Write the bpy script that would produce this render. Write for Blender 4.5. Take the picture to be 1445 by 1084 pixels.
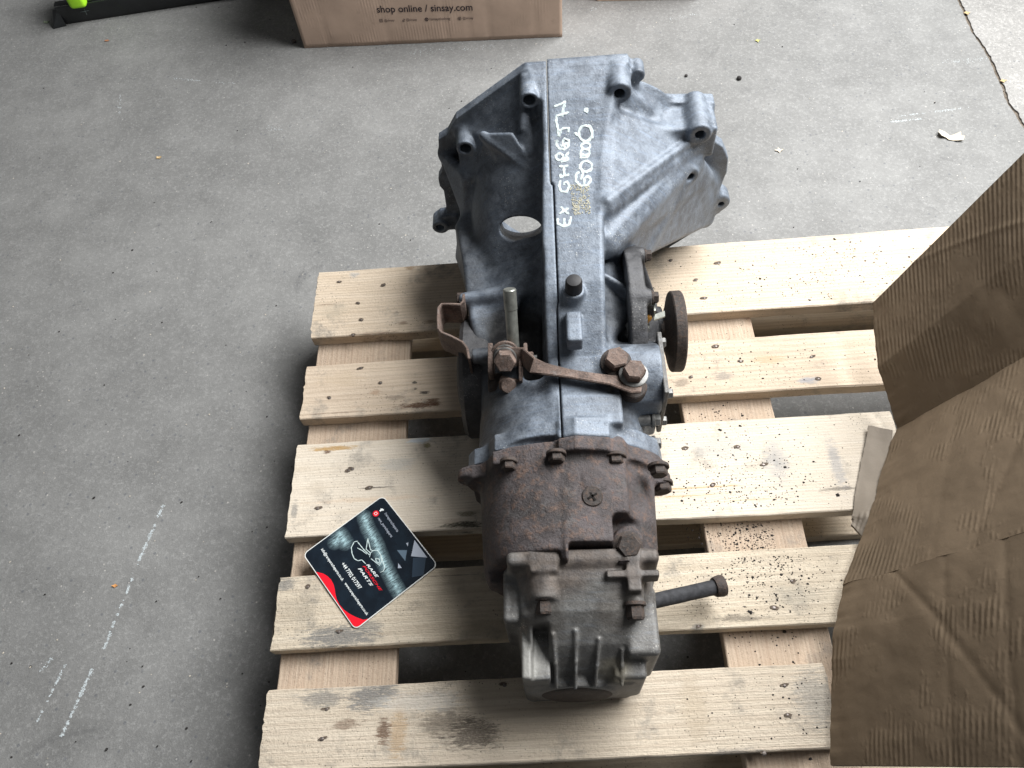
import bpy, bmesh, math, random
import numpy as np
from mathutils import Vector, Matrix
random.seed(7); rng = np.random.default_rng(7)
for o in list(bpy.data.objects): bpy.data.objects.remove(o, do_unlink=True)
SC = bpy.context.scene
COL = SC.collection
FL = -0.144                       # floor level; the pallet's deck is z = 0

# ------------------------------------------------------------------ camera
CAMROT = (0.5589, 0.0610, -0.0352); CAMLOC = (0.35655, -0.87789, 0.99097); FPX = 1081.8
cam = bpy.data.cameras.new('camera'); camo = bpy.data.objects.new('camera', cam); COL.objects.link(camo)
camo.location = CAMLOC; camo.rotation_euler = CAMROT
cam.sensor_width = 36; cam.lens = FPX / 1445 * 36; cam.clip_start = 0.02; cam.clip_end = 60
SC.camera = camo
# ------------------------------------------------------------------ light: daylight coming in through a wide open door, right and behind
W = bpy.data.worlds.new('World'); SC.world = W; W.use_nodes = True
bg = W.node_tree.nodes['Background']; bg.inputs[0].default_value = (0.97, 0.98, 1.0, 1); bg.inputs[1].default_value = 0.10
def area(name, loc, aim, sx, sy, power, col):
    l = bpy.data.lights.new(name, 'AREA'); l.shape = 'RECTANGLE'; l.size = sx; l.size_y = sy; l.energy = power; l.color = col
    o = bpy.data.objects.new(name, l); COL.objects.link(o); o.location = loc
    o.rotation_euler = (Vector(aim) - Vector(loc)).to_track_quat('-Z', 'Y').to_euler(); return o
area('doorway_daylight', (1.75, 0.60, 2.05), (0.45, -0.15, 0), 2.4, 1.3, 212, (1.0, 0.995, 0.985))
SC.view_settings.view_transform = 'Standard'; SC.view_settings.look = 'None'
SC.view_settings.exposure = 0.0; SC.view_settings.gamma = 1.0
SC.render.engine = 'CYCLES'

# ------------------------------------------------------------------ helpers
ROT = Matrix.Identity(3)
from mathutils import Euler
RM = np.array(Euler(CAMROT, 'XYZ').to_matrix()); CT = np.array(CAMLOC)
def ray(u, v): return RM @ np.array([(u - 722.5) / FPX, -(v - 542) / FPX, -1.0])
def at(u, v, z):
    """point of the photo at a known height"""
    d = ray(u, v); return CT + d * (z - CT[2]) / d[2]
GA = math.atan(.03); GO = np.array([.3985, 0, 0])
GM = Matrix.Translation(GO) @ Matrix.Rotation(-GA, 4, 'Z')      # gearbox frame
GMI = np.array(GM.inverted())
def toL(P): return (GMI @ np.append(P, 1.0))[:3]
def LZ(u, v, z): return toL(at(u, v, z))

def prop(o, label=None, cat=None, group=None, kind=None):
    if label: o['label'] = label
    if cat: o['category'] = cat
    if group: o['group'] = group
    if kind: o['kind'] = kind
    return o
def empty(name, loc=(0, 0, 0), rz=0, **k):
    o = bpy.data.objects.new(name, None); COL.objects.link(o); o.location = loc; o.rotation_euler = (0, 0, rz)
    o.empty_display_size = .05
    return prop(o, **k)
def link(name, me, mat, parent=None, smooth=False):
    if isinstance(me, bmesh.types.BMesh):
        b = me; me = bpy.data.meshes.new(name); b.to_mesh(me); b.free()
    if mat and not me.materials: me.materials.append(mat)
    if smooth and len(me.polygons): me.polygons.foreach_set('use_smooth', [True] * len(me.polygons))
    o = bpy.data.objects.new(name, me); COL.objects.link(o)
    if parent: o.parent = parent
    return o
def mesh_np(name, V, F):
    """V (n,3), F (m,4) or (m,3) int arrays"""
    me = bpy.data.meshes.new(name); V = np.asarray(V, np.float32); F = np.asarray(F, np.int32); k = F.shape[1]
    me.vertices.add(len(V)); me.vertices.foreach_set('co', V.ravel())
    me.loops.add(F.size); me.loops.foreach_set('vertex_index', F.ravel())
    me.polygons.add(len(F)); me.polygons.foreach_set('loop_start', np.arange(0, F.size, k, dtype=np.int32))
    try: me.polygons.foreach_set('loop_total', np.full(len(F), k, np.int32))
    except Exception: pass
    me.update(calc_edges=True); me.validate(); return me
def autosmooth(o, deg=40):
    me = o.data; b = bmesh.new(); b.from_mesh(me)
    for f in b.faces: f.smooth = True
    a = math.radians(deg)
    for e in b.edges: e.smooth = len(e.link_faces) == 2 and e.calc_face_angle(0) < a
    b.to_mesh(me); b.free(); return o
# value noise used to make edges and sheets uneven
_tab = rng.random((64, 64)).astype(np.float32)
def vn(x, y):
    x = np.asarray(x, float); y = np.asarray(y, float); xi = np.floor(x).astype(int); yi = np.floor(y).astype(int)
    fx = x - xi; fy = y - yi; fx = fx * fx * (3 - 2 * fx); fy = fy * fy * (3 - 2 * fy)
    g = lambda a, b: _tab[a % 64, b % 64]
    return ((g(xi, yi) * (1 - fx) + g(xi + 1, yi) * fx) * (1 - fy) + (g(xi, yi + 1) * (1 - fx) + g(xi + 1, yi + 1) * fx) * fy) * 2 - 1
def fbm(x, y, n=4):
    s = 0; a = 1; t = 0
    for i in range(n): s = s + a * vn(x * 2 ** i + 17 * i, y * 2 ** i + 31 * i); t += a; a *= .5
    return s / t

# ------------------------------------------------------------------ materials
class NT:
    def __init__(s, name):
        s.m = bpy.data.materials.new(name); s.m.use_nodes = True; s.t = s.m.node_tree
        s.b = s.t.nodes['Principled BSDF']; s.o = s.t.nodes['Material Output']
        s.tc = s.t.nodes.new('ShaderNodeTexCoord')
    def n(s, typ, ins=(), **pr):
        nd = s.t.nodes.new('ShaderNode' + typ)
        for k, v in pr.items(): setattr(nd, k, v)
        for k, v in dict(ins).items():
            if hasattr(v, 'is_linked') or isinstance(v, bpy.types.NodeSocket): s.t.links.new(v, nd.inputs[k])
            else: nd.inputs[k].default_value = v
        return nd
    def co(s, scale=(1, 1, 1), rnd=True, rot=(0, 0, 0)):
        v = s.tc.outputs['Object']
        if rnd:
            oi = s.n('ObjectInfo'); mm = s.n('VectorMath', {0: (13.7, 7.1, 5.3)}, operation='SCALE'); s.t.links.new(oi.outputs['Random'], mm.inputs['Scale'])
            v = s.n('VectorMath', {0: v, 1: mm.outputs[0]}, operation='ADD').outputs[0]
        return s.n('Mapping', {'Vector': v, 'Scale': scale, 'Rotation': rot}).outputs[0]
    def noise(s, vec, scale, detail=4, rough=.55, dist=0):
        return s.n('TexNoise', {'Vector': vec, 'Scale': scale, 'Detail': detail, 'Roughness': rough, 'Distortion': dist}).outputs['Fac']
    def vor(s, vec, scale, out='Distance', feature='F1', rnd=1.0):
        return s.n('TexVoronoi', {'Vector': vec, 'Scale': scale, 'Randomness': rnd}, feature=feature).outputs[out]
    def ramp(s, fac, *stops, interp='LINEAR'):
        r = s.n('ValToRGB', {'Fac': fac}); cr = r.color_ramp; cr.interpolation = interp
        while len(cr.elements) < len(stops): cr.elements.new(.5)
        for e, (p, c) in zip(cr.elements, stops):
            e.position = p; e.color = (c, c, c, 1) if not isinstance(c, (tuple, list)) else (*c, 1)
        return r.outputs[0]
    def mix(s, fac, a, b, mode='MIX'):
        nd = s.n('Mix', data_type='RGBA', blend_type=mode)
        for i, v in ((0, fac), (6, a), (7, b)):
            if isinstance(v, bpy.types.NodeSocket): s.t.links.new(v, nd.inputs[i])
            elif i == 0: nd.inputs[0].default_value = v
            else: nd.inputs[i].default_value = (*v, 1)
        return nd.outputs[2]
    def math(s, op, a, b=0.0, clamp=False):
        return s.n('Math', {0: a, 1: b}, operation=op, use_clamp=clamp).outputs[0]
    def bump(s, h, strength, dist, normal=None):
        ins = {'Height': h, 'Strength': strength, 'Distance': dist}
        if normal is not None: ins['Normal'] = normal
        return s.n('Bump', ins).outputs[0]
    def out(s, color=None, rough=None, normal=None, metal=None, spec=None, coat=None):
        for k, v in (('Base Color', color), ('Roughness', rough), ('Normal', normal), ('Metallic', metal), ('Specular IOR Level', spec), ('Coat Weight', coat)):
            if v is None: continue
            if isinstance(v, bpy.types.NodeSocket): s.t.links.new(v, s.b.inputs[k])
            else: s.b.inputs[k].default_value = (*v, 1) if k == 'Base Color' else v
        return s.m
def plain(name, col, rough=.6, metal=0, spec=.5, var=.25, scale=60, bump=.3):
    n = NT(name); c = n.co(); f = n.noise(c, scale, 5, .65)
    a = tuple(max(0, x * (1 - var)) for x in col); b = tuple(min(1, x * (1 + var)) for x in col)
    return n.out(n.mix(n.ramp(f, (.3, 0), (.7, 1)), a, b), rough, n.bump(f, bump, .001) if bump else None, metal, spec)

def m_cast(name, lo, mid, hi, speck, blue, grime_shade=()):
    n = NT(name); c = n.co(rnd=False)
    big = n.noise(c, 14, 5, .6, .6); med = n.noise(c, 55, 6, .7); fine = n.noise(c, 420, 4, .75)
    col = n.mix(n.ramp(big, (.33, 0), (.66, 1)), lo, mid)
    col = n.mix(n.math('MULTIPLY', n.ramp(med, (.42, 0), (.68, 1)), .75), col, hi)
    st = n.noise(n.co((3, 30, 3), False), 9, 4, .7)
    col = n.mix(n.math('MULTIPLY', n.ramp(st, (.5, 0), (.75, 1)), .35), col, blue)
    col = n.mix(n.math('MULTIPLY', n.ramp(fine, (.3, 1), (.47, 0)), .55), col, tuple(x * .45 for x in lo))
    sp = n.math('MULTIPLY', n.ramp(n.vor(c, 330), (.10, 1), (.24, 0)), n.ramp(n.noise(c, 22, 4, .7), (.5, 0), (.66, 1)))
    col = n.mix(n.math('MULTIPLY', sp, .8), col, speck)
    for gx, gy, gz, gr, gs, *gc in grime_shade:                  # oily dirt, rust bloom, pale patches and painted-in shade, all ragged-edged
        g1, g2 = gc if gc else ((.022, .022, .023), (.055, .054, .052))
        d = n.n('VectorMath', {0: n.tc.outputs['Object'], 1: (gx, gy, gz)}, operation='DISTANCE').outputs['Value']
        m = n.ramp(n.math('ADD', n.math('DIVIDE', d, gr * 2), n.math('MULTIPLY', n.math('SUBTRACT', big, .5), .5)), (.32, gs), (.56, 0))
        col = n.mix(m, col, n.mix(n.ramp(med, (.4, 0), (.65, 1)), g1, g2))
    h = n.math('ADD', n.math('MULTIPLY', fine, .7), n.math('MULTIPLY', n.noise(c, 140, 4, .6), .9))
    r = n.ramp(med, (.3, .42), (.7, .68))
    return n.out(col, r, n.bump(h, .55, .0012), .25, .5)
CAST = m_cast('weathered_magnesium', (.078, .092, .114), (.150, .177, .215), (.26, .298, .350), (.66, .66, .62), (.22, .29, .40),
              ((.100, -.265, .165, .085, .62), (.085, -.345, .135, .06, .6), (-.055, -.29, .125, .075, .9), (-.085, -.035, .215, .13, .22), (-.12, -.33, .10, .10, .6), (-.13, -.13, .12, .09, .5), (-.07, -.42, .15, .05, .5), (.06, -.40, .18, .045, .45)))  # left-side patches paint shade into the casing; right-side ones are oily dirt
CASTD = m_cast('grimy_aluminium', (.070, .066, .062), (.130, .127, .122), (.215, .215, .208), (.55, .53, .47), (.17, .20, .24),
               ((-.02, -.590, .18, .055, .75, (.06, .048, .042), (.12, .09, .07)), (.07, -.592, .18, .05, .75, (.05, .042, .038), (.11, .085, .07)), (.045, -.66, .17, .03, .4, (.09, .075, .06), (.14, .12, .10)), (-.03, -.66, .16, .028, .4, (.07, .06, .05), (.12, .105, .09)), (.045, -.70, .11, .022, .55, (.20, .18, .13), (.30, .27, .20)), (-.055, -.69, .13, .03, .5, (.27, .27, .25), (.34, .335, .31))))  # last two patches are lighter, on the front and the left wall
DARK = m_cast('oily_casting', (.03, .03, .032), (.055, .056, .06), (.10, .10, .105), (.35, .34, .32), (.08, .085, .1))
def m_rust(name, a, b, c3, bs=.9, sc=1.0):
    n = NT(name); c = n.co(); big = n.noise(c, 17 * sc, 6, .65, .5); med = n.noise(c, 90 * sc, 6, .7); fine = n.noise(c, 300, 4, .7)
    col = n.mix(n.ramp(big, (.36, 0), (.64, 1)), a, b)
    col = n.mix(n.math('MULTIPLY', n.ramp(med, (.5, 0), (.72, 1)), .7), col, c3)
    pat = n.noise(c, 34 * sc, 7, .7, .8)
    col = n.mix(n.math('MULTIPLY', n.ramp(pat, (.54, 0), (.66, 1)), .6), col, tuple(.2 * x + .8 * sum(b) / 2.7 for x in b))
    col = n.mix(n.math('MULTIPLY', n.ramp(pat, (.30, 1), (.42, 0)), .55), col, (a[0] * .5, a[1] * .45, a[2] * .45))
    col = n.mix(n.math('MULTIPLY', n.ramp(n.noise(c, 60 * sc, 5, .75, 1.5), (.62, 0), (.72, 1)), .5), col, (c3[0] * 1.35, c3[1] * 1.0, c3[2] * .75))
    col = n.mix(n.math('MULTIPLY', n.ramp(fine, (.3, 1), (.48, 0)), .5), col, tuple(x * .4 for x in a))
    h = n.math('ADD', n.math('MULTIPLY', med, 1.0), n.math('MULTIPLY', fine, .5))
    return n.out(col, n.ramp(big, (.3, .55), (.7, .85)), n.bump(h, bs, .0022), .0, .35)
RUSTC = m_rust('rusty_carrier_casting', (.040, .035, .035), (.105, .090, .092), (.19, .115, .080), 1.0)
RUST = m_rust('rusted_steel', (.075, .053, .044), (.19, .140, .117), (.27, .185, .15), .6, 3.6)
RUSTD = m_rust('dark_rusted_steel', (.03, .025, .023), (.065, .052, .046), (.13, .08, .055), .5, 3.2)
STEEL = plain('dull_steel', (.33, .34, .31), .38, .7, .5, .35, 70, .25)
ZINC = plain('grey_bolt_metal', (.17, .17, .165), .45, .5, .5, .4, 120, .3)
RUBBER = plain('black_rubber', (.018, .018, .02), .55, 0, .4, .3, 90, .2)
PLAST = plain('black_plastic', (.016, .018, .02), .42, 0, .5, .3, 25, .05)
LIME = plain('lime_plastic', (.42, .85, .03), .5, 0, .4, .1, 12, .05)
HOLE = plain('grime_shade', (.012, .011, .01), .9, 0, .2, .2, 50, .3)  # near-black, paints the shade of the filler plug's slot
PAINT = plain('white_paint_marker', (.50, .57, .57), .7, 0, .3, .22, 260, .5)
SCUFF = plain('chalky_scuff', (.50, .55, .57), .9, 0, .1, .2, 300, .3)
AMBER = plain('broken_amber_resin', (.35, .17, .03), .25, 0, .5, .4, 90, .3)

def m_wood(name, along, tone, marks=(), gs=1.0, fz=1.0):
    n = NT(name); ax = (1, 14, 14) if along == 'x' else (14, 1, 14)
    ax2 = (1.2, 60, 40) if along == 'x' else (60, 1.2, 40)
    g = n.noise(n.co(ax), 7, 6, .62, .9); fib = n.noise(n.co(ax2), 9, 5, .75); c = n.co()
    big = n.noise(c, 5, 5, .6); blot = n.noise(c, 16, 6, .68); fine = n.noise(c, 230, 5, .75)
    L, M, D = tone
    col = n.mix(n.ramp(g, (.30, 0), (.70, 1)), L, M)
    col = n.mix(n.math('MULTIPLY', n.ramp(fib, (.52, 0), (.72, 1)), .55), col, D)
    col = n.mix(n.math('MULTIPLY', n.ramp(big, (.45, 0), (.7, 1)), .6), col, tuple(x * y for x, y in zip(M, (.86, .88, .92))))
    cath = n.n('TexWave', {'Vector': n.co((.35, 5.5, 1) if along == 'x' else (5.5, .35, 1)), 'Scale': 9.0 * gs, 'Distortion': 9.0 / gs, 'Detail': 3.0, 'Detail Scale': .8}, wave_type='BANDS', bands_direction='Y' if along == 'x' else 'X').outputs['Fac']
    col = n.mix(n.math('MULTIPLY', n.ramp(cath, (.35, 0), (.95, 1)), .30), col, D)
    dirt = n.math('MULTIPLY', n.ramp(n.noise(n.co((2, 30, 20) if along == 'x' else (30, 2, 20)), 22, 5, .8), (.56, 0), (.66, 1)), n.ramp(n.noise(c, 8, 4, .6), (.42, 0), (.6, 1)))
    col = n.mix(n.math('MULTIPLY', dirt, .6), col, (.20, .185, .165))
    # grey weather stains and muddy patches
    gr = n.math('MULTIPLY', n.ramp(blot, (.56, 0), (.68, 1)), n.ramp(fine, (.35, .35), (.6, 1)))
    col = n.mix(n.math('MULTIPLY', gr, .75), col, (.17, .165, .155))
    br = n.ramp(n.noise(n.co((3, 9, 3) if along == 'x' else (9, 3, 3)), 5, 5, .7, 1.0), (.66, 0), (.78, 1))
    col = n.mix(n.math('MULTIPLY', br, .55), col, (.20, .095, .04))
    # knots
    kn = n.vor(n.co((3.0, 9, 3) if along == 'x' else (9, 3.0, 3)), 1.0)
    col = n.mix(n.math('MULTIPLY', n.ramp(kn, (.035, 1), (.085, 0)), .6), col, (.20, .10, .05))
    # specks of dirt
    sp = n.math('MULTIPLY', n.ramp(n.vor(c, 210), (.12, 1), (.22, 0)), n.ramp(n.noise(c, 9, 4, .7), (.46, 0), (.62, 1)))
    col = n.mix(n.math('MULTIPLY', sp, .85), col, (.05, .045, .04))
    rnd = n.n('ObjectInfo').outputs['Random']
    col = n.mix(n.math('MULTIPLY', rnd, .45), col, n.mix(.5, col, (.50, .42, .33)))
    if marks:                                             # the knots, resin, mould and mud the boards carry
        P = n.n('NewGeometry').outputs['Position']; br_ = n.noise(n.n('Mapping', {'Vector': P, 'Scale': (.55, 2.8, 1)}).outputs[0], 75, 8, .78, .8); b2 = n.math('ADD', n.math('MULTIPLY', n.math('SUBTRACT', br_, .5), 3.2), n.math('MULTIPLY', n.math('SUBTRACT', n.noise(n.n('Mapping', {'Vector': P, 'Scale': (.35, 2, 1)}).outputs[0], 260, 5, .8), .5), 2.2))
        grn = n.ramp(n.noise(n.n('Mapping', {'Vector': P, 'Scale': (.6, 1.6, 1)}).outputs[0], 480, 4, .8), (.32, .5), (.52, 1))
        for u_, v_, rx_, ry_, c_, s_ in marks:
            q = at(u_, v_, 0)
            d = n.n('VectorMath', {0: P, 1: (q[0], q[1], 0)}, operation='SUBTRACT').outputs[0]
            d = n.n('VectorMath', {0: d, 1: (1000 / rx_, 1000 / ry_, 0)}, operation='MULTIPLY').outputs[0]
            d = n.math('ADD', n.n('VectorMath', {0: d}, operation='LENGTH').outputs['Value'], b2)
            col = n.mix(n.math('MULTIPLY', n.n('MapRange', {0: d, 1: .62, 2: 1.10, 3: s_, 4: 0.0}).outputs[0], grn), col, c_)
    h = n.math('ADD', n.math('MULTIPLY', fib, 1.0), n.math('MULTIPLY', fine, 1.0))
    return n.out(col, .8, n.bump(h, .8, .0020 * fz), 0, .25)
PINE = (.67, .59, .47), (.58, .48, .355), (.37, .29, .21)
PALE = (.70, .635, .51), (.61, .535, .405), (.42, .36, .28)
PINK = (.53, .43, .33), (.46, .35, .26), (.31, .22, .16)
GREY = (.20, .195, .185); BLKS = (.05, .045, .04); BRN = (.11, .055, .03); ORG = (.52, .30, .12)
MARKS = [
 ((578, 377, 9, 6, (.30, .20, .12), .7), (568, 456, 9, 3.5, BRN, .6), (607, 454, 11, 4, BRN, .6), (985, 440, 30, 10, (.42, .40, .36), .5), (950, 425, 12, 7, (.34, .32, .30), .6), (1200, 390, 24, 10, (.62, .58, .52), .4), (470, 440, 26, 18, (.44, .38, .29), .5), (500, 388, 9, 6, (.35, .37, .38), .6), (530, 470, 40, 2.0, BRN, .5), (460, 430, 22, .9, BRN, .6)),
 ((590, 572, 30, 5, BRN, .9), (611, 568, 12, 8, BRN, .9), (530, 554, 9, 6, (.42, .30, .21), .8), (599, 554, 8, 3, BLKS, .95), (585, 540, 4, 2.5, BLKS, .95), (586, 549, 3, 2, BLKS, .9), (558, 561, 14, 5, BLKS, .35), (1085, 507, 26, 8, (.46, .32, .18), .5), (1140, 537, 16, 5, (.26, .29, .34), .7), (1020, 530, 18, 8, GREY, .6), (962, 540, 14, 8, BLKS, .5), (480, 535, 40, 14, (.48, .38, .27), .5), (470, 583, 50, .8, BRN, .6)),
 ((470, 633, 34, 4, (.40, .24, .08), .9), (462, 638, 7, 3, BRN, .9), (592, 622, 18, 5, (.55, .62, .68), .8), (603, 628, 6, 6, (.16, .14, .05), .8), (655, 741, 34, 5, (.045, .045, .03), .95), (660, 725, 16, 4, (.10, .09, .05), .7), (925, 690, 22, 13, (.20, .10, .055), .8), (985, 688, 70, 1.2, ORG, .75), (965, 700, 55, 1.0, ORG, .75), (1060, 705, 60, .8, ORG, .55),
  (1095, 650, 18, 34, (.36, .36, .36), .6), (1010, 632, 44, 18, (.38, .38, .37), .5), (1180, 655, 9, 40, (.30, .30, .31), .6), (1185, 690, 26, 3, BLKS, .6), (560, 655, 26, 10, (.42, .42, .40), .5), (530, 688, 26, .9, BLKS, .8), (448, 690, 14, 12, (.46, .40, .32), .5), (520, 705, 90, 4, (.58, .45, .33), .5), (480, 757, 34, 3, BLKS, .6), (415, 722, 5, 14, GREY, .7)),
 ((478, 898, 48, 15, GREY, .95), (520, 885, 20, 9, GREY, .7), (402, 825, 16, 9, GREY, .85), (1045, 872, 34, 5, BLKS, .6), (985, 885, 9, 4, GREY, .7), (700, 890, 60, 24, (.36, .31, .22), .4), (420, 860, 30, 20, (.36, .31, .24), .5), (640, 812, 40, .8, BLKS, .5), (1120, 840, 40, 14, (.42, .38, .31), .5)),
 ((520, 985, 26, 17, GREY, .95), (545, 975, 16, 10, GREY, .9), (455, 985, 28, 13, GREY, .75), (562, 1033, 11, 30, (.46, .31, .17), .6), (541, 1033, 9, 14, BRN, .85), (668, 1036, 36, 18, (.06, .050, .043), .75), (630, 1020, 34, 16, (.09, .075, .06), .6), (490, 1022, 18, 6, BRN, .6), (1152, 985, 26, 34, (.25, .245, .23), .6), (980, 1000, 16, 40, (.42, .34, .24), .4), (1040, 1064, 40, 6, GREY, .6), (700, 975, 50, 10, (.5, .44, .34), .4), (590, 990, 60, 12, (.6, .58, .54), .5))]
TONES = [((.70, .60, .48), (.60, .49, .365), (.37, .285, .205)), ((.68, .575, .455), (.57, .46, .345), (.35, .265, .195)), ((.71, .65, .555), (.63, .555, .45), (.43, .365, .295)), ((.69, .61, .49), (.59, .505, .385), (.38, .31, .23)), ((.71, .63, .515), (.615, .53, .415), (.41, .33, .255))]
BOARDM = [m_wood('pine_deck_board', 'x', TONES[i], MARKS[i], gs=(1.0, .8, 1.5, .6, .7)[i], fz=(.8, .8, .6, 1.3, 1.4)[i]) for i in range(5)]
WOODX = m_wood('pine_board', 'x', PINE)
WOODY = m_wood('stringer_pine', 'y', PINK)

def m_concrete(name, a, b, coarse):
    n = NT(name); c = n.co(rnd=False)
    big = n.math('ADD', n.math('MULTIPLY', n.noise(c, 1.3, 4, .6, .6), .55), n.math('MULTIPLY', n.noise(c, 3.4, 6, .66, 1.0), .45)); med = n.noise(c, 11, 6, .7); fine = n.noise(c, 170, 5, .8); grit = n.noise(c, 420, 3, .7)
    col = n.mix(n.ramp(big, (.34, 0), (.66, 1)), a, b)
    col = n.mix(n.math('MULTIPLY', n.ramp(med, (.35, 1), (.6, 0)), .4), col, tuple(x * .72 for x in a))
    col = n.mix(n.math('MULTIPLY', n.ramp(fine, (.50, 0), (.72, 1)), coarse), col, tuple(min(1, x * 1.75) for x in b))
    col = n.mix(n.math('MULTIPLY', n.ramp(grit, (.28, 1), (.44, 0)), coarse), col, tuple(x * .45 for x in a))
    v = n.n('TexVoronoi', {'Vector': c, 'Scale': 95.0}, feature='F1')
    dot = n.math('MULTIPLY', n.ramp(v.outputs['Distance'], (.16, 1), (.28, 0)), n.ramp(n.n('SeparateColor', {0: v.outputs['Color']}).outputs[0], (.80, 0), (.86, 1)))
    col = n.mix(n.math('MULTIPLY', dot, .42), col, (.07, .08, .10))
    dot2 = n.math('MULTIPLY', n.ramp(v.outputs['Distance'], (.09, 1), (.16, 0)), n.ramp(n.n('SeparateColor', {0: v.outputs['Color']}).outputs[1], (.86, 0), (.9, 1)))
    col = n.mix(n.math('MULTIPLY', dot2, .6), col, (.55, .53, .49))
    st = n.ramp(n.noise(c, 5, 6, .75, 1.2), (.62, 0), (.74, 1))
    col = n.mix(n.math('MULTIPLY', st, .45), col, (.06, .06, .065))
    h = n.math('ADD', fine, n.math('MULTIPLY', grit, .6))
    return n.out(col, .78, n.bump(h, .45, .0018), 0, .3)
CONC = m_concrete('concrete', (.163, .164, .161), (.258, .259, .254), .45)
CONC2 = m_concrete('weathered_concrete', (.22, .217, .21), (.31, .305, .295), .7)

def m_card(name, col, bumpy):
    n = NT(name); c = n.co(); f = n.noise(c, 9, 5, .6); fine = n.noise(n.co((60, 400, 60)), 1.0, 4, .7)
    k = n.mix(n.ramp(f, (.3, 0), (.7, 1)), tuple(x * .84 for x in col), tuple(min(1, x * 1.1) for x in col))
    k = n.mix(n.math('MULTIPLY', n.ramp(fine, (.5, 0), (.8, 1)), .05), k, tuple(x * .6 for x in col))
    k = n.mix(n.math('MULTIPLY', n.ramp(n.noise(c, 30, 6, .7), (.6, 0), (.74, 1)), .3), k, tuple(x * .55 for x in col))
    u = n.n('UVMap').outputs[0]
    wv = n.n('TexWave', {'Vector': u, 'Scale': 44.0, 'Distortion': .35, 'Detail': 2.0, 'Detail Scale': 2.0}, wave_type='BANDS', bands_direction='X').outputs['Fac']
    wm = n.math('MULTIPLY', wv, n.ramp(n.noise(c, 11, 4, .7), (.50, .0), (.66, 1)))
    cr = n.noise(c, 34, 5, .6, .1)
    h = n.math('ADD', n.math('MULTIPLY', wm, .6), n.math('MULTIPLY', cr, .55))
    return n.out(k, .75, n.bump(h, bumpy, .004), 0, .3)
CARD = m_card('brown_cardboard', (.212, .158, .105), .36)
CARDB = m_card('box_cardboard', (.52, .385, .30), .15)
CARDG = m_card('greyish_cardboard', (.29, .25, .205), .5)
INK = plain('dark_print', (.03, .025, .035), .7, 0, .2, .2, 100, 0)

# ------------------------------------------------------------------ small solids
def frame_of(axis):
    z = Vector(axis).normalized(); x = z.orthogonal().normalized(); y = z.cross(x)
    return Matrix((x, y, z)).transposed()
def lathe(bm, base, axis, prof, seg=24, rot=0.0):
    """prof: (r, h) along the axis; closes both ends"""
    M = frame_of(axis); base = Vector(base); rings = []
    for r, h in prof:
        if r < 1e-6: rings.append([bm.verts.new(base + M @ Vector((0, 0, h)))])
        else: rings.append([bm.verts.new(base + M @ Vector((r * math.cos(rot + 2 * math.pi * i / seg), r * math.sin(rot + 2 * math.pi * i / seg), h))) for i in range(seg)])
    for a, b in zip(rings, rings[1:]):
        if len(a) == 1 and len(b) > 1:
            for i in range(seg): bm.faces.new((a[0], b[(i + 1) % seg], b[i]))
        elif len(b) == 1 and len(a) > 1:
            for i in range(seg): bm.faces.new((a[i], a[(i + 1) % seg], b[0]))
        elif len(a) > 1:
            for i in range(seg): bm.faces.new((a[i], a[(i + 1) % seg], b[(i + 1) % seg], b[i]))
    if len(rings[0]) > 1: bm.faces.new(rings[0][::-1])
    if len(rings[-1]) > 1: bm.faces.new(rings[-1])
    return bm
def obox(bm, c, ax, ay, az):
    """box from centre and three half-axis vectors"""
    c = Vector(c); v = []
    for i in (-1, 1):
        for j in (-1, 1):
            for k in (-1, 1): v.append(bm.verts.new(c + Vector(ax) * i + Vector(ay) * j + Vector(az) * k))
    fs = [bm.faces.new([v[t] for t in q]) for q in ((0, 1, 3, 2), (4, 6, 7, 5), (0, 4, 5, 1), (2, 3, 7, 6), (0, 2, 6, 4), (1, 5, 7, 3))]
    bmesh.ops.recalc_face_normals(bm, faces=fs); return fs
def bevel(bm, w, seg=2):
    bmesh.ops.bevel(bm, geom=list(bm.edges), offset=w, segments=seg, affect='EDGES', profile=.5, clamp_overlap=True); return bm
def hexbolt(name, parent, c, axis, r, h, mat, washer=0.0, rot=0.2, wmat=None):
    """hex head standing on c along axis; a washer is its own sub-part"""
    b = bmesh.new(); a = Vector(axis).normalized(); c = Vector(c); t = .0022 if washer else 0
    lathe(b, c + a * (t - .004), a, [(r * .97, 0), (r, .004), (r, .004 + h * .82), (r * .86, .004 + h), (r * .5, .004 + h * 1.0), (0, .004 + h * 1.0)], 6, rot)
    o = link(name, b, mat, parent); autosmooth(o, 25)
    if washer:
        b = bmesh.new(); lathe(b, c - a * .002, a, [(washer * .98, 0), (washer, .001), (washer, .0035), (washer * .93, .0042), (0, .0042)], 24)
        autosmooth(link('washer', b, wmat or mat, o), 35)
    return o
def ribbon_mesh(name, paths, width, thick, nrm):
    """flat strips following 3-D paths, lying across nrm"""
    V = []; F = []
    for P in paths:
        P = [Vector(p) for p in P]; base = len(V); n = len(P)
        for i in range(n):
            t = (P[min(i + 1, n - 1)] - P[max(i - 1, 0)]).normalized(); s = t.cross(Vector(nrm)).normalized()
            w = width * (.5 + .12 * math.sin(i * 2.3 + base)) * (.7 if i in (0, n - 1) else 1)
            up = Vector(nrm) * thick
            V += [P[i] - s * w, P[i] + s * w, P[i] + s * w * .8 + up, P[i] - s * w * .8 + up]
        for i in range(n - 1):
            a = base + 4 * i
            for k in range(4): F.append((a + k, a + (k + 1) % 4, a + 4 + (k + 1) % 4, a + 4 + k))
        F.append((base, base + 3, base + 2, base + 1)); a = base + 4 * (n - 1); F.append((a, a + 1, a + 2, a + 3))
    me = bpy.data.meshes.new(name); me.from_pydata([tuple(v) for v in V], [], F); me.update(); return me
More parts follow.
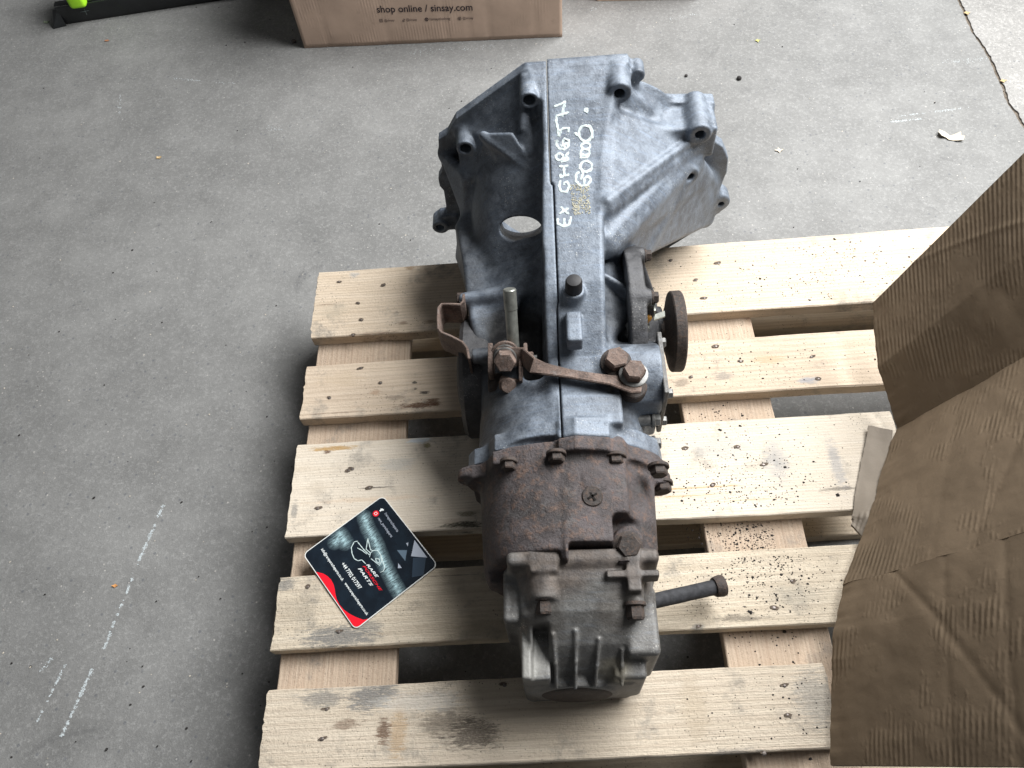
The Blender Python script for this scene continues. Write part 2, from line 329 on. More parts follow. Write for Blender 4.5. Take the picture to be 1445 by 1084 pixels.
def resample(P, step):
    P = [Vector(p) for p in P]; out = [P[0]]
    for a, b in zip(P, P[1:]):
        k = max(1, int((b - a).length / step)); out += [a.lerp(b, (i + 1) / k) for i in range(k)]
    return out
def text_mesh(s, shear=0.0, bold=0.0):
    cu = bpy.data.curves.new('t', 'FONT'); cu.body = s; cu.size = 1; cu.shear = shear; cu.offset = bold; cu.extrude = 0; cu.resolution_u = 3
    o = bpy.data.objects.new('t', cu); COL.objects.link(o); dg = bpy.context.evaluated_depsgraph_get()
    me = bpy.data.meshes.new_from_object(o.evaluated_get(dg)); bpy.data.objects.remove(o); bpy.data.curves.remove(cu); return me
def text_on(name, s, p0, p1, nrm, mat, parent, hk=1.0, shear=0.0, bold=0.0, lift=.0004):
    """text whose first and last letters sit at p0 and p1 (baseline), facing nrm"""
    me = text_mesh(s, shear, bold); p0 = Vector(p0); p1 = Vector(p1); ex = (p1 - p0); L = ex.length; ex.normalize()
    n = Vector(nrm).normalized(); ey = n.cross(ex).normalized(); xs = [v.co.x for v in me.vertices]; x0 = min(xs); k = L / (max(xs) - x0)
    for v in me.vertices: v.co = p0 + ex * (v.co.x - x0) * k + ey * v.co.y * k * hk + n * lift
    return link(name, me, mat, parent)

# ------------------------------------------------------------------ signed-distance modeller for the castings
class Field:
    def __init__(s, lo, hi, h):
        s.lo = np.array(lo, float); s.h = h; s.n = np.ceil((np.array(hi) - s.lo) / h).astype(int) + 1
        s.ax = [(s.lo[i] + h * np.arange(s.n[i])).astype(np.float32) for i in range(3)]
        s.D = np.full(s.n, .05, np.float32)
    def sub(s, lo, hi, pad):
        i0 = np.clip(np.floor((np.array(lo) - pad - s.lo) / s.h).astype(int), 0, s.n); i1 = np.clip(np.ceil((np.array(hi) + pad - s.lo) / s.h).astype(int) + 1, 0, s.n)
        sl = tuple(slice(a, b) for a, b in zip(i0, i1))
        return sl, s.ax[0][sl[0]][:, None, None], s.ax[1][sl[1]][None, :, None], s.ax[2][sl[2]][None, None, :]
    def put(s, fn, lo, hi, k=.006, cut=False):
        sl, X, Y, Z = s.sub(lo, hi, k + 3 * s.h)
        if min(s.D[sl].shape) == 0: return
        d = fn(X, Y, Z); D = s.D[sl]
        if cut:
            d = -d; hh = np.clip(.5 - .5 * (D - d) / k, 0, 1); s.D[sl] = D * (1 - hh) + d * hh + k * hh * (1 - hh)
        else:
            hh = np.clip(.5 + .5 * (D - d) / k, 0, 1); s.D[sl] = D * (1 - hh) + d * hh - k * hh * (1 - hh)
    def box(s, c, half, k=.006, r=.003, R=None, cut=False):
        c = np.array(c); half = np.array(half); R = np.eye(3) if R is None else np.array(R)
        e = np.abs(R) @ half
        def f(X, Y, Z):
            p = [X - c[0], Y - c[1], Z - c[2]]; q = [np.abs(R[0][i] * p[0] + R[1][i] * p[1] + R[2][i] * p[2]) - (half[i] - r) for i in range(3)]
            o = np.sqrt(sum(np.maximum(a, 0) ** 2 for a in q)); return o + np.minimum(np.maximum(np.maximum(q[0], q[1]), q[2]), 0) - r
        s.put(f, c - e, c + e, k, cut)
    def cyl(s, a, b, r1, r2=None, k=.006, r=.0015, cut=False):
        a = np.array(a, float); b = np.array(b, float); r2 = r1 if r2 is None else r2; L = np.linalg.norm(b - a); w = (b - a) / L; m = max(r1, r2)
        def f(X, Y, Z):
            px, py, pz = X - a[0], Y - a[1], Z - a[2]; t = px * w[0] + py * w[1] + pz * w[2]
            q = np.sqrt(np.maximum((px * px + py * py + pz * pz) - t * t, 0)); rr = r1 + (r2 - r1) * np.clip(t / L, 0, 1)
            d1 = q - rr + r; d2 = np.abs(t - L / 2) - L / 2 + r
            return np.sqrt(np.maximum(d1, 0) ** 2 + np.maximum(d2, 0) ** 2) + np.minimum(np.maximum(d1, d2), 0) - r
        s.put(f, np.minimum(a, b) - m, np.maximum(a, b) + m, k, cut)
    def cap(s, a, b, r1, r2=None, k=.006, cut=False):
        a = np.array(a, float); b = np.array(b, float); r2 = r1 if r2 is None else r2; ba = b - a; m = max(r1, r2)
        def f(X, Y, Z):
            px, py, pz = X - a[0], Y - a[1], Z - a[2]; t = np.clip((px * ba[0] + py * ba[1] + pz * ba[2]) / (ba @ ba), 0, 1)
            return np.sqrt((px - t * ba[0]) ** 2 + (py - t * ba[1]) ** 2 + (pz - t * ba[2]) ** 2) - (r1 + (r2 - r1) * t)
        s.put(f, np.minimum(a, b) - m, np.maximum(a, b) + m, k, cut)
    def tri(s, a, b, c, r, k=.006, cut=False):
        a, b, c = (np.array(p, float) for p in (a, b, c)); ba, cb, ac = b - a, c - b, a - c; nn = np.cross(ba, ac)
        def f(X, Y, Z):
            def dd(p, q): return p[0] * q[0] + p[1] * q[1] + p[2] * q[2]
            pa = (X - a[0], Y - a[1], Z - a[2]); pb = (X - b[0], Y - b[1], Z - b[2]); pc = (X - c[0], Y - c[1], Z - c[2])
            ins = (np.sign(dd(pa, np.cross(ba, nn))) + np.sign(dd(pb, np.cross(cb, nn))) + np.sign(dd(pc, np.cross(ac, nn)))) < 2
            def ed(p, e):
                t = np.clip(dd(p, e) / (e @ e), 0, 1); return (p[0] - t * e[0]) ** 2 + (p[1] - t * e[1]) ** 2 + (p[2] - t * e[2]) ** 2
            return np.sqrt(np.where(ins, np.minimum(np.minimum(ed(pa, ba), ed(pb, cb)), ed(pc, ac)), dd(pa, nn) ** 2 / (nn @ nn))) - r
        P = np.array([a, b, c]); s.put(f, P.min(0) - r, P.max(0) + r, k, cut)
    def oval(s, ys, cx, cz, rx, rz, p=2.0, k=.006, cut=False):
        ys = np.array(ys)
        def f(X, Y, Z):
            g = lambda a: np.interp(Y, ys, a).astype(np.float32)
            ax, az = g(rx), g(rz); q = (np.abs((X - g(cx)) / ax) ** p + np.abs((Z - g(cz)) / az) ** p) ** (1 / p)
            return np.maximum(np.maximum((q - 1) * np.minimum(ax, az), Y - ys[-1]), ys[0] - Y)
        s.put(f, (min(np.array(cx) - rx), ys[0], min(np.array(cz) - rz)), (max(np.array(cx) + rx), ys[-1], max(np.array(cz) + rz)), k, cut)
    def bar(s, ys, xl, xr, zt, zb, k=.006, cut=False, r=0.0):
        """bar along y whose left, right, top and bottom vary"""
        ys = np.array(ys)
        def f(X, Y, Z):
            g = lambda a: np.interp(Y, ys, a).astype(np.float32)
            L, Rr, T, B = g(xl), g(xr), g(zt), g(zb)
            dx = np.abs(X - (L + Rr) / 2) - (Rr - L) / 2 + r; dz = np.abs(Z - (T + B) / 2) - (T - B) / 2 + r; dy = np.maximum(Y - ys[-1], ys[0] - Y) + r
            return np.sqrt(np.maximum(dx, 0) ** 2 + np.maximum(dz, 0) ** 2 + np.maximum(dy, 0) ** 2) + np.minimum(np.maximum(np.maximum(dx, dz), dy), 0) - r
        s.put(f, (min(xl), ys[0], min(zb)), (max(xr), ys[-1], max(zt)), k, cut)
    def plate(s, poly, y0, y1, k=.004, cut=False, axis=1, r=.001):
        """polygon in the x-z plane (axis 1) or y-z plane (axis 0) extruded along the axis"""
        P = np.array(poly, float); o = 0 if axis == 1 else 1
        def f(X, Y, Z):
            A = X if axis == 1 else Y; ext = Y if axis == 1 else X; d = None; sg = None
            n = len(P)
            for i in range(n):
                j = i - 1; ex, ez = P[j] - P[i]; wx, wz = A - P[i][0], Z - P[i][1]
                t = np.clip((wx * ex + wz * ez) / (ex * ex + ez * ez), 0, 1); q = (wx - ex * t) ** 2 + (wz - ez * t) ** 2
                d = q if d is None else np.minimum(d, q)
                c1 = Z >= P[i][1]; c2 = Z < P[j][1]; c3 = ex * wz > ez * wx
                fl = (c1 & c2 & c3) | (~c1 & ~c2 & ~c3); sg = fl if sg is None else sg ^ fl
            d = np.sqrt(d) * np.where(sg, -1, 1) + r; e = np.abs(ext - (y0 + y1) / 2) - (y1 - y0) / 2 + r
            return np.sqrt(np.maximum(d, 0) ** 2 + np.maximum(e, 0) ** 2) + np.minimum(np.maximum(d, e), 0) - r
        lo = [0, 0, P[:, 1].min()]; hi = [0, 0, P[:, 1].max()]; lo[o] = P[:, 0].min(); hi[o] = P[:, 0].max(); lo[1 - o] = y0; hi[1 - o] = y1
        s.put(f, lo, hi, k, cut)
    def val(s, p):
        q = (np.asarray(p) - s.lo) / s.h; i = np.clip(q.astype(int), 0, s.n - 2); f = q - i; D = s.D; r = 0
        for a in (0, 1):
            for b in (0, 1):
                for c in (0, 1):
                    r += D[i[0] + a, i[1] + b, i[2] + c] * (f[0] if a else 1 - f[0]) * (f[1] if b else 1 - f[1]) * (f[2] if c else 1 - f[2])
        return r
    def hit(s, u, v):
        """first point of the casting seen at a photo position (gearbox frame), and its normal"""
        d = ray(u, v); d = d / np.linalg.norm(d); o = toL(CT); dl = np.array(GM.to_3x3().inverted()) @ d; t = .4
        for _ in range(700):
            p = o + dl * t
            if np.all(p > s.lo) and np.all(p < s.lo + s.h * (s.n - 1)):
                e = s.val(p)
                if e < .0003: break
                t += min(max(e * .6, .0006), .004)
            else: t += .004
            if t > 2: return None, None
        g = np.array([s.val(p + np.eye(3)[i] * .003) - s.val(p - np.eye(3)[i] * .003) for i in range(3)]); return p, g / (np.linalg.norm(g) + 1e-9)
    def mesh(s, name, D=None):
        D = s.D if D is None else D; S = D < 0; h = s.h
        c = np.zeros(np.array(D.shape) - 1, np.int8)
        for a in (0, 1):
            for b in (0, 1):
                for d in (0, 1): c += S[a:S.shape[0] - 1 + a, b:S.shape[1] - 1 + b, d:S.shape[2] - 1 + d]
        I = np.argwhere((c > 0) & (c < 8)); idx = np.full(c.shape, -1, np.int32); idx[tuple(I.T)] = np.arange(len(I))
        co = [(a, b, d) for a in (0, 1) for b in (0, 1) for d in (0, 1)]
        val = np.stack([D[I[:, 0] + a, I[:, 1] + b, I[:, 2] + d] for a, b, d in co], 1); acc = np.zeros((len(I), 3)); cnt = np.zeros(len(I))
        for i in range(8):
            for j in range(i + 1, 8):
                if sum(x != y for x, y in zip(co[i], co[j])) != 1: continue
                m = (val[:, i] < 0) != (val[:, j] < 0); t = val[m, i] / (val[m, i] - val[m, j])
                acc[m] += np.array(co[i]) + t[:, None] * (np.array(co[j]) - np.array(co[i])); cnt[m] += 1
        V = s.lo + h * (I + acc / cnt[:, None]); Fs = []
        for axn in range(3):
            A = np.moveaxis(S, axn, 0); ch = A[:-1] != A[1:]; J = np.argwhere(ch[:, 1:-1, 1:-1]) + np.array([0, 1, 1])
            pos = A[J[:, 0], J[:, 1], J[:, 2]]; X = np.moveaxis(idx, axn, 0)
            q = np.stack([X[J[:, 0], J[:, 1] - 1, J[:, 2] - 1], X[J[:, 0], J[:, 1], J[:, 2] - 1], X[J[:, 0], J[:, 1], J[:, 2]], X[J[:, 0], J[:, 1] - 1, J[:, 2]]], 1)
            fl = ~pos if axn != 1 else pos
            q[fl] = q[fl][:, ::-1]; Fs.append(q)
        return mesh_np(name, V, np.concatenate(Fs))
# ================================================================== SETTING: two concrete slabs meeting at a crack
def floor():
    pts = [(1343, -22), (1353, 0), (1364, 24), (1372, 45), (1391, 72), (1399, 88), (1404, 100), (1413, 118), (1421, 142), (1437, 166), (1450, 186), (1470, 214)]
    P = [at(u, v, FL)[:2] for u, v in pts]
    d0 = (P[0] - P[3]); d0 /= np.linalg.norm(d0); d1 = (P[-1] - P[-4]); d1 /= np.linalg.norm(d1)
    P = [P[0] + d0 * 7, P[0] + d0 * .4] + P + [P[-1] + d1 * .4, P[-1] + d1 * 7]
    fine = []
    for a, b in zip(P, P[1:]):
        k = max(1, min(60, int(np.linalg.norm(b - a) / .006)))
        fine += [a + (b - a) * i / k for i in range(k)]
    fine.append(P[-1]); fine = np.array(fine); n = len(fine)
    t = np.gradient(fine, axis=0); t /= np.linalg.norm(t, axis=1)[:, None]; nr = np.stack([t[:, 1], -t[:, 0]], 1)
    i = np.arange(n)
    if nr[n // 2][0] < 0: nr = -nr
    w1 = .0022 + .0022 * np.abs(fbm(i * .31, i * 0 + 3)) + .0012 * vn(i * .9, i * 0 + 8); w2 = .003 + .004 * np.abs(fbm(i * .23, i * 0 + 9)) + .0014 * vn(i * .8, i * 0 + 5)
    A = fine - nr * w1[:, None]; B = fine + nr * w2[:, None]
    def slab(name, edge, far, mat):
        b = bmesh.new(); top = [b.verts.new((*p, FL)) for p in edge]; low = [b.verts.new((*p, FL - .05)) for p in edge]; o = [b.verts.new((*p, FL)) for p in far]
        for j in range(n - 1): b.faces.new((top[j], top[j + 1], low[j + 1], low[j]))
        for j in range(n - 1):
            b.faces.new((top[j + 1], top[j], o[j], o[j + 1]))
        bmesh.ops.recalc_face_normals(b, faces=b.faces)
        for f in b.faces:
            if abs(f.normal.z) > .5 and f.normal.z < 0: f.normal_flip()
        return prop(link(name, b, mat), kind='structure')
    slab('concrete_floor', A, A - nr.mean(0) * 9, CONC)
    slab('yard_pavement', B, B + nr.mean(0) * 9, CONC2)
    b = bmesh.new(); q = [b.verts.new((x, y, FL - .0035)) for x, y in ((-12, -12), (12, -12), (12, 12), (-12, 12))]; b.faces.new(q)
    prop(link('ground', b, plain('crack_dirt', (.13, .11, .09), .95, 0, .1, .5, 150, .5)), kind='structure')
floor()

# ================================================================== PALLET
pallet = empty('pallet', (0.0, -.82, FL), label='wooden pallet of pale rough boards under the gearbox', cat='pallet')
def board(name, x0, x1, yb, yf, z0, z1, mat, along='x', nx=90, seed=0, ends=.0026, parent=pallet):
    """rough sawn board; yb, yf: back and front edge as functions of x; edges chipped, ends frayed"""
    V = []; F = []
    prof = [(0, 1), (0.0, .12), (.0, 0)]                          # cross-section built as a ring: back-bottom, back-top, ..., front-top, front-bottom
    ny = 26
    xs = np.linspace(x0, x1, nx); R = 2 * ny
    for i, x in enumerate(xs):
        b, f = yb(x), yf(x); jb = .0009 * fbm(x * 35, seed + 1.3) + .0011 * fbm(x * 8, seed + 5.1); jf = .0009 * fbm(x * 35, seed + 9.7) + .0011 * fbm(x * 8, seed + 2.2)
        b += jb; f += jf; cb = .0012 + .0010 * max(0, fbm(x * 22, seed + 4.)); cf = .0014 + .0016 * max(0, fbm(x * 18, seed + 14.))
        ring = [(b - .0004, z0)] + [(b, z1 - cb)]
        yy = np.linspace(b - cb, f + cf, ny)
        for y in yy: ring.append((y, z1 + .0007 * float(fbm(x * 9, y * 30 + seed))))
        ring += [(f, z1 - cf), (f + .0006, z0)]
        for y, z in ring:
            e = 0
            if i == 0: e = -ends * (1 + 1.3 * float(fbm(y * 160, seed + 3.))) * .8
            if i == nx - 1: e = ends * (1 + 1.3 * float(fbm(y * 160, seed + 6.))) * .8
            V.append((x + e, y, z))
    k = ny + 4
    for i in range(nx - 1):
        for j in range(k): F.append((i * k + j, i * k + (j + 1) % k, (i + 1) * k + (j + 1) % k, (i + 1) * k + j))
    F.append(tuple(range(k))[::-1]); F.append(tuple((nx - 1) * k + j for j in range(k)))
    if along == 'y': V = [(-y, x, z) for x, y, z in V]
    me = bpy.data.meshes.new(name); me.from_pydata(V, [], F); me.update()
    b = bmesh.new(); b.from_mesh(me); bmesh.ops.recalc_face_normals(b, faces=b.faces); b.to_mesh(me); b.free()
    ox = Vector(((x0 + x1) / 2, (yb((x0 + x1) / 2) + yf((x0 + x1) / 2)) / 2, z1)) if along == 'x' else Vector((-(yb(0) + yf(0)) / 2, (x0 + x1) / 2, z1))
    for v in me.vertices: v.co -= ox
    o = link(name, me, mat, parent); o.location = ox - Vector(pallet.location); autosmooth(o, 32); return o
def line(p, q):
    a = at(*p, 0); b = at(*q, 0); k = (b[1] - a[1]) / (b[0] - a[0]); return lambda x: a[1] + k * (x - a[0])
rows = [((450, 384.5), (1335, 319.5), (442, 477.2), (1230, 426.7), 445, None, None),
        ((435, 516.7), (1230, 464.5), (425, 592), (1246, 542), 430, None, None),
        ((420.5, 627.6), (1257, 580), (405, 759), (1196, 721), 413, (1257, 590), None),
        ((396.5, 815), (1217, 767.5), (384.4, 917.8), (1178, 879), 391, None, None),
        ((379, 974), (1174, 934), (366.9, 1092), (1172, 1056), 373, (1172, 990), None)]
boards = []
for i, (a, b_, c, d, ul, ur, mat) in enumerate(rows):
    mat = BOARDM[i]
    xl = at(ul, (a[1] + c[1]) / 2, 0)[0]; xr = at(*ur, 0)[0] if ur else 1.2
    boards.append(board('top_board', xl, xr, line(a, b_), line(c, d), -.022, 0.0, mat, seed=i * 7.3))
    boards[-1]['label'] = ['rearmost top board', 'narrow top board behind the lever', 'wide pale top board, mid deck', 'narrow top board under the card', 'front top board'][i]
for j, (xl, xr, yend) in enumerate(((at(393, 950, -.022)[0], at(558, 950, -.022)[0], 0), (at(1024, 920, -.022)[0], at(1180, 930, -.022)[0], 0), (1.055, 1.2, 0))):
    board('stringer_board', -.80, -.004, lambda x: -xl - .0, lambda x: -xr, -.044, -.0222, WOODY, 'y', 40, 40 + j * 5)
for j, (yb, yf) in enumerate(((-.002, -.10), (-.335, -.48), (-.73, -.82))):
    board('bottom_board', .005, 1.2, lambda x: yb, lambda x: yf, FL + .001, FL + .023, WOODX, 'x', 40, 70 + j * 3)
def block():
    b = bmesh.new(); obox(b, (0, 0, .0385), (.0495, 0, 0), (0, .0485, 0), (0, 0, .0385)); bevel(b, .002, 1); return b
bm0 = None
for x in (.062, .645, 1.127):
    for y in (-.052, -.408, -.768):
        if bm0 is None:
            me = bpy.data.meshes.new('block'); b = block(); b.to_mesh(me); b.free(); bm0 = me
        o = link('block', bm0, WOODX if not bm0.materials else None, pallet); o.location = Vector((x, y, FL + .0235)) - Vector(pallet.location)
# nails, set where the photo shows them; each a sub-part of its board
nails = [(478, 398, 0), (542, 403, 0), (506, 428, 0), (510, 452, 0), (498, 473, 0), (946, 368, 0), (1014, 372, 0), (982, 396, 0), (994, 421, 0),
         (509, 520, 1), (465, 562, 1), (537, 541, 1), (1010, 489, 1), (1045, 510, 1), (976, 532, 1), (1145, 504, 1), (1155, 535, 1),
         (492, 664, 2), (497, 662, 2), (448, 718, 2), (521, 689, 2), (1041, 631, 2), (1077, 656, 2), (1005, 685, 2), (967, 634, 2),
         (434, 829, 3), (478, 892, 3), (1117, 820, 3), (1092, 858, 3), (985, 884, 3),
         (461, 1001, 4), (454, 1043, 4), (1107, 968, 4), (1111, 1009, 4), (1078, 1063, 4), (712, 967, 4)]
b = bmesh.new(); lathe(b, (0, 0, -.003), (0, 0, 1), [(.0024, 0), (.0026, .0022), (.0022, .0033), (.0013, .0037), (0, .0038)], 14); nail_me = bpy.data.meshes.new('nail'); b.to_mesh(nail_me); b.free(); nail_me.materials.append(plain('nail_steel', (.16, .14, .13), .45, .6, .5, .4, 200, .2))
for p in nail_me.polygons: p.use_smooth = True
b = bmesh.new()                                               # torn, dirty fibre round a sunk nail
vs = [b.verts.new(((.0038 + .0020 * random.random()) * math.cos(t) * 1.25, (.0028 + .0012 * random.random()) * math.sin(t), 0.0)) for t in np.linspace(0, 2 * math.pi, 14)[:-1]]
c = b.verts.new((0, 0, -.0008))
for i in range(len(vs)): b.faces.new((vs[i], vs[(i + 1) % len(vs)], c))
pit_me = bpy.data.meshes.new('nail_pit'); b.to_mesh(pit_me); b.free(); pit_me.materials.append(plain('torn_dark_fibre', (.12, .095, .075), .9, 0, .1, .5, 300, .4))
for u, v, bi in nails:
    p = Vector(at(u, v, 0)); B = boards[bi]
    o = bpy.data.objects.new('nail', nail_me); COL.objects.link(o); o.parent = B; o.location = p - Vector(pallet.location) - B.location + Vector((0, 0, .0005)); s = random.uniform(.8, 1.15); o.scale = (s * 1.15, s, 1)
    o = bpy.data.objects.new('nail_pit', pit_me); COL.objects.link(o); o.parent = B; o.location = p - Vector(pallet.location) - B.location + Vector((random.uniform(-.002, .002), random.uniform(-.0005, .0015), .0014)); o.rotation_euler = (0, 0, random.choice((0, math.pi)) + random.uniform(-.3, .3)); o.scale = (random.uniform(.5, 1.15), random.uniform(.4, .9), 1)

# ================================================================== CARDBOARD SHEET leaning over the right of the pallet
def sheet(name, L, Rr, nu, nv, parent, mat, thick=.004, seed=0, amp=.002, bow=0.0, e0=None, e1=None):
    """corrugated panel between a left and a right edge polyline; real thickness, crumpled"""
    L = [Vector(p) for p in L]; Rr = [Vector(p) for p in Rr]
    def pl(P, t):
        t *= len(P) - 1; i = min(int(t), len(P) - 2); return P[i].lerp(P[i + 1], t - i)
    n = (Rr[0] - L[0]).cross(L[-1] - L[0]).normalized()
    if n.z < 0: n = -n
    rr_ = random.Random(seed); CR = []
    for _ in range(5 if seed < 20 else 3): a_ = rr_.uniform(-.9, .9); CR.append((math.cos(a_), math.sin(a_), rr_.uniform(.1, .9), rr_.uniform(.003, .007), rr_.choice((-1, 1)) * rr_.uniform(.0003, .0010)))
    top = []; UV = []
    H = (L[-1] - L[0]).length; Wd = (Rr[0] - L[0]).length
    for j in range(nv + 1):
        for i in range(nu + 1):
            s, t = i / nu, j / nv; p = pl(L, t).lerp(pl(Rr, t), s); a = min(1, min(t, 1 - t) * 8 + .15)
            d = amp * float(fbm(s * Wd * 16 + seed, t * H * 16 + 3)) * a + amp * 2.2 * float(fbm(s * Wd * 5 + seed, t * H * 5)) * a + bow * math.sin(math.pi * t)
            for ed, wt in ((e0, (1 - t) ** 7), (e1, t ** 7)):        # folds wander
                if ed is not None: p = p + Vector((.15, .9, .25)) * (.007 * wt * float(fbm(s * 2.4 + ed, 4.4)) * min(1, s * 20)) + Vector((-.6, 0, .5)) * (.006 * wt * float(fbm(s * 3.6 + ed, 9.1)))
            for ca, cb_, cc, cw, ch in CR:                     # straight creases
                q_ = abs(s * ca + t * cb_ - cc) * Wd / cw; d += ch * math.exp(-q_ * q_)
            e = Vector((1, 0, 0)) * (.0022 * float(fbm(t * H * 60 + seed, 1.7)) * (1 - s) ** 14)
            top.append(p + n * d + e); UV.append((s * Wd, t * H))
    m = len(top); V = top + [p - n * thick for p in top]; F = []; w = nu + 1
    for j in range(nv):
        for i in range(nu):
            a = j * w + i; F.append((a, a + 1, a + 1 + w, a + w)); F.append((m + a, m + a + w, m + a + 1 + w, m + a + 1))
    for i in range(nu):
        F.append((i, m + i, m + i + 1, i + 1)); a = nv * w + i; F.append((a, a + 1, m + a + 1, m + a))
    for j in range(nv):
        a = j * w; F.append((a, a + w, m + a + w, m + a)); a = j * w + nu; F.append((a, m + a, m + a + w, a + w))
    me = bpy.data.meshes.new(name); me.from_pydata([tuple(v) for v in V], [], F); me.update()
    b = bmesh.new(); b.from_mesh(me); bmesh.ops.recalc_face_normals(b, faces=b.faces); b.to_mesh(me); b.free()
    uv = me.uv_layers.new(name='UVMap')
    for lp in me.loops: uv.data[lp.index].uv = UV[lp.vertex_index % m]
    o = link(name, me, mat, parent); autosmooth(o, 40); return o
def rise(u, v, P, k):
    """point seen at (u, v) that lies on a slope rising k to the right of P"""
    lo, hi = -.1, .93
    for _ in range(50):
        z = (lo + hi) / 2; p = at(u, v, z)
        if z - P[2] - k * (p[0] - P[0]) < 0: lo = z
        else: hi = z
    return Vector(p)
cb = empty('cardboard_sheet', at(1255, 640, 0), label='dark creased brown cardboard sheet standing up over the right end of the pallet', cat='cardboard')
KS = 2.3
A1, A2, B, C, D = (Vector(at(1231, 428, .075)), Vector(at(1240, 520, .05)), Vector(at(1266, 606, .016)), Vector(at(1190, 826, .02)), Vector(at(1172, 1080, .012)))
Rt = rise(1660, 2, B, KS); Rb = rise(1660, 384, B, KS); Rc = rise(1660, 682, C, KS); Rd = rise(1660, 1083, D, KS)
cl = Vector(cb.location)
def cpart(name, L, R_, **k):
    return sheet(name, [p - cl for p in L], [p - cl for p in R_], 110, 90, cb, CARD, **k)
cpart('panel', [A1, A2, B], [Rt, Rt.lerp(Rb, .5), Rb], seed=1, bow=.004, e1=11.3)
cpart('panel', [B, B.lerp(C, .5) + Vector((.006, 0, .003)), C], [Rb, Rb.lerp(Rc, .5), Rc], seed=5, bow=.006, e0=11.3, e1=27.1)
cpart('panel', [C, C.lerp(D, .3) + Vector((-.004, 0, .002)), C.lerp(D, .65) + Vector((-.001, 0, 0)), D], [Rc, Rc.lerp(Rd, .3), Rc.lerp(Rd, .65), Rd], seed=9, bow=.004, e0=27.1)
fl = [Vector(at(1226, 600, .012)), Vector(at(1216, 650, .01)), Vector(at(1203, 725, .006)), Vector(at(1202, 740, .004))]
fr = [Vector(at(1260, 607, .018)), Vector(at(1256, 660, .024)), Vector(at(1237, 730, .03)), Vector(at(1222, 763, .016))]
o = sheet('flap', [p - cl for p in fl], [p - cl for p in fr], 30, 70, cb, CARDG, seed=21, amp=.0026, thick=.006); o['label'] = 'small greyish torn flap folded onto the pallet board'
# ================================================================== GEARBOX
gb = empty('gearbox', GO, -GA, label='old grey and rust-brown car gearbox lying nose forward on the pallet', cat='gearbox')
I3 = np.eye(3)
def px3(u, v, y):
    lo, hi = -.2, .6
    for _ in range(50):
        m = (lo + hi) / 2
        if LZ(u, v, m)[1] > y: lo = m
        else: hi = m
    return LZ(u, v, m)
# ---- the split main casing with its bell housing
F = Field((-.215, -.475, -.055), (.30, .058, .37), .00175)
F.oval([-.456, -.40, -.33, -.25, -.17, -.12, -.06, 0, .02], [-.002, -.002, 0, 0, 0, .0, .02, .035, .045], [.108, .108, .10, .095, .10, .11, .135, .15, .155],
       [.100, .105, .110, .115, .118, .124, .145, .165, .172], [.094, .088, .085, .085, .098, .125, .155, .172, .178], 2.15, .004)
YS = [-.456, -.40, -.352, -.27, -.17, -.083, -.03, 0, .031]
F.bar(YS, [-.010, -.014, -.020, -.020, -.018, -.014, -.013, -.030, -.034], [.056, .055, .054, .056, .060, .068, .084, .098, .103],
      [.190, .199, .208, .251, .280, .307, .334, .3465, .3515], [.03] * 9, .020, r=.005)
# bell flange rim
rim = [(-.034, .3485), (.103, .3505), (.118, .325), (.124, .287), (.226, .279), (.237, .212), (.252, .200), (.263, .178), (.266, .150), (.260, .118), (.262, .09), (.243, .03), (.19, -.02), (.10, -.045), (-.03, -.045),
       (-.12, -.03), (-.160, .03), (-.172, .10), (-.171, .14), (-.176, .15), (-.176, .165), (-.169, .178), (-.166, .20), (-.168, .215), (-.165, .24), (-.150, .25), (-.135, .275)]
F.plate(rim, .016, .034, .004)
# upper left slanted panel from rim to bosses
F.tri((-.034, .02, .333), (-.135, .02, .258), (-.03, -.06, .275), .006, .006)
F.tri((-.135, .02, .258), (-.125, -.03, .205), (-.03, -.06, .275), .006, .006)
F.tri((-.16, .02, .21), (-.13, -.05, .15), (-.125, -.03, .21), .008, .010)
F.cap((-.034, .010, .340), (-.040, -.035, .295), .006, .005, .005)
# bosses: tubes running back to the rim
def boss(p, r, hole, back=.03, k=.007):
    p = np.array(p); q = p.copy(); q[1] = back; F.cyl(p, q, r, r * 1.10, k)
BOSS = [(px3(747, 143, -.026), .0135), (px3(657, 211, -.022), .0135), (px3(874, 132, -.026), .0150), (px3(988, 190, -.040), .0145), (px3(973, 247, -.056), .0125)]
for p, r in BOSS: boss(p, r, 0, k=.004)
for p in ((-.185, .005, .070), (.267, .012, .090)): F.cyl(p, (p[0], .034, p[2]), .0135, None, .010)
F.box((.250, .024, .085), (.02, .010, .02), .012); F.box((-.170, .022, .074), (.015, .011, .016), .01)
F.cyl((.1165, .008, .335), (.1165, .034, .335), .0085, None, .006)          # small lug at the spine's right shoulder
# starter-motor pad on the right
F.box((.172, .002, .252), (.053, .034, .024), .007, .003)
F.tri((.105, -.005, .315), (.150, .0, .268), (.095, -.05, .255), .007, .012); F.cap((.112, .012, .322), (.128, .010, .284), .0055, .0055, .006); F.cap((.128, .010, .284), (.150, -.02, .272), .0055, .0055, .006)
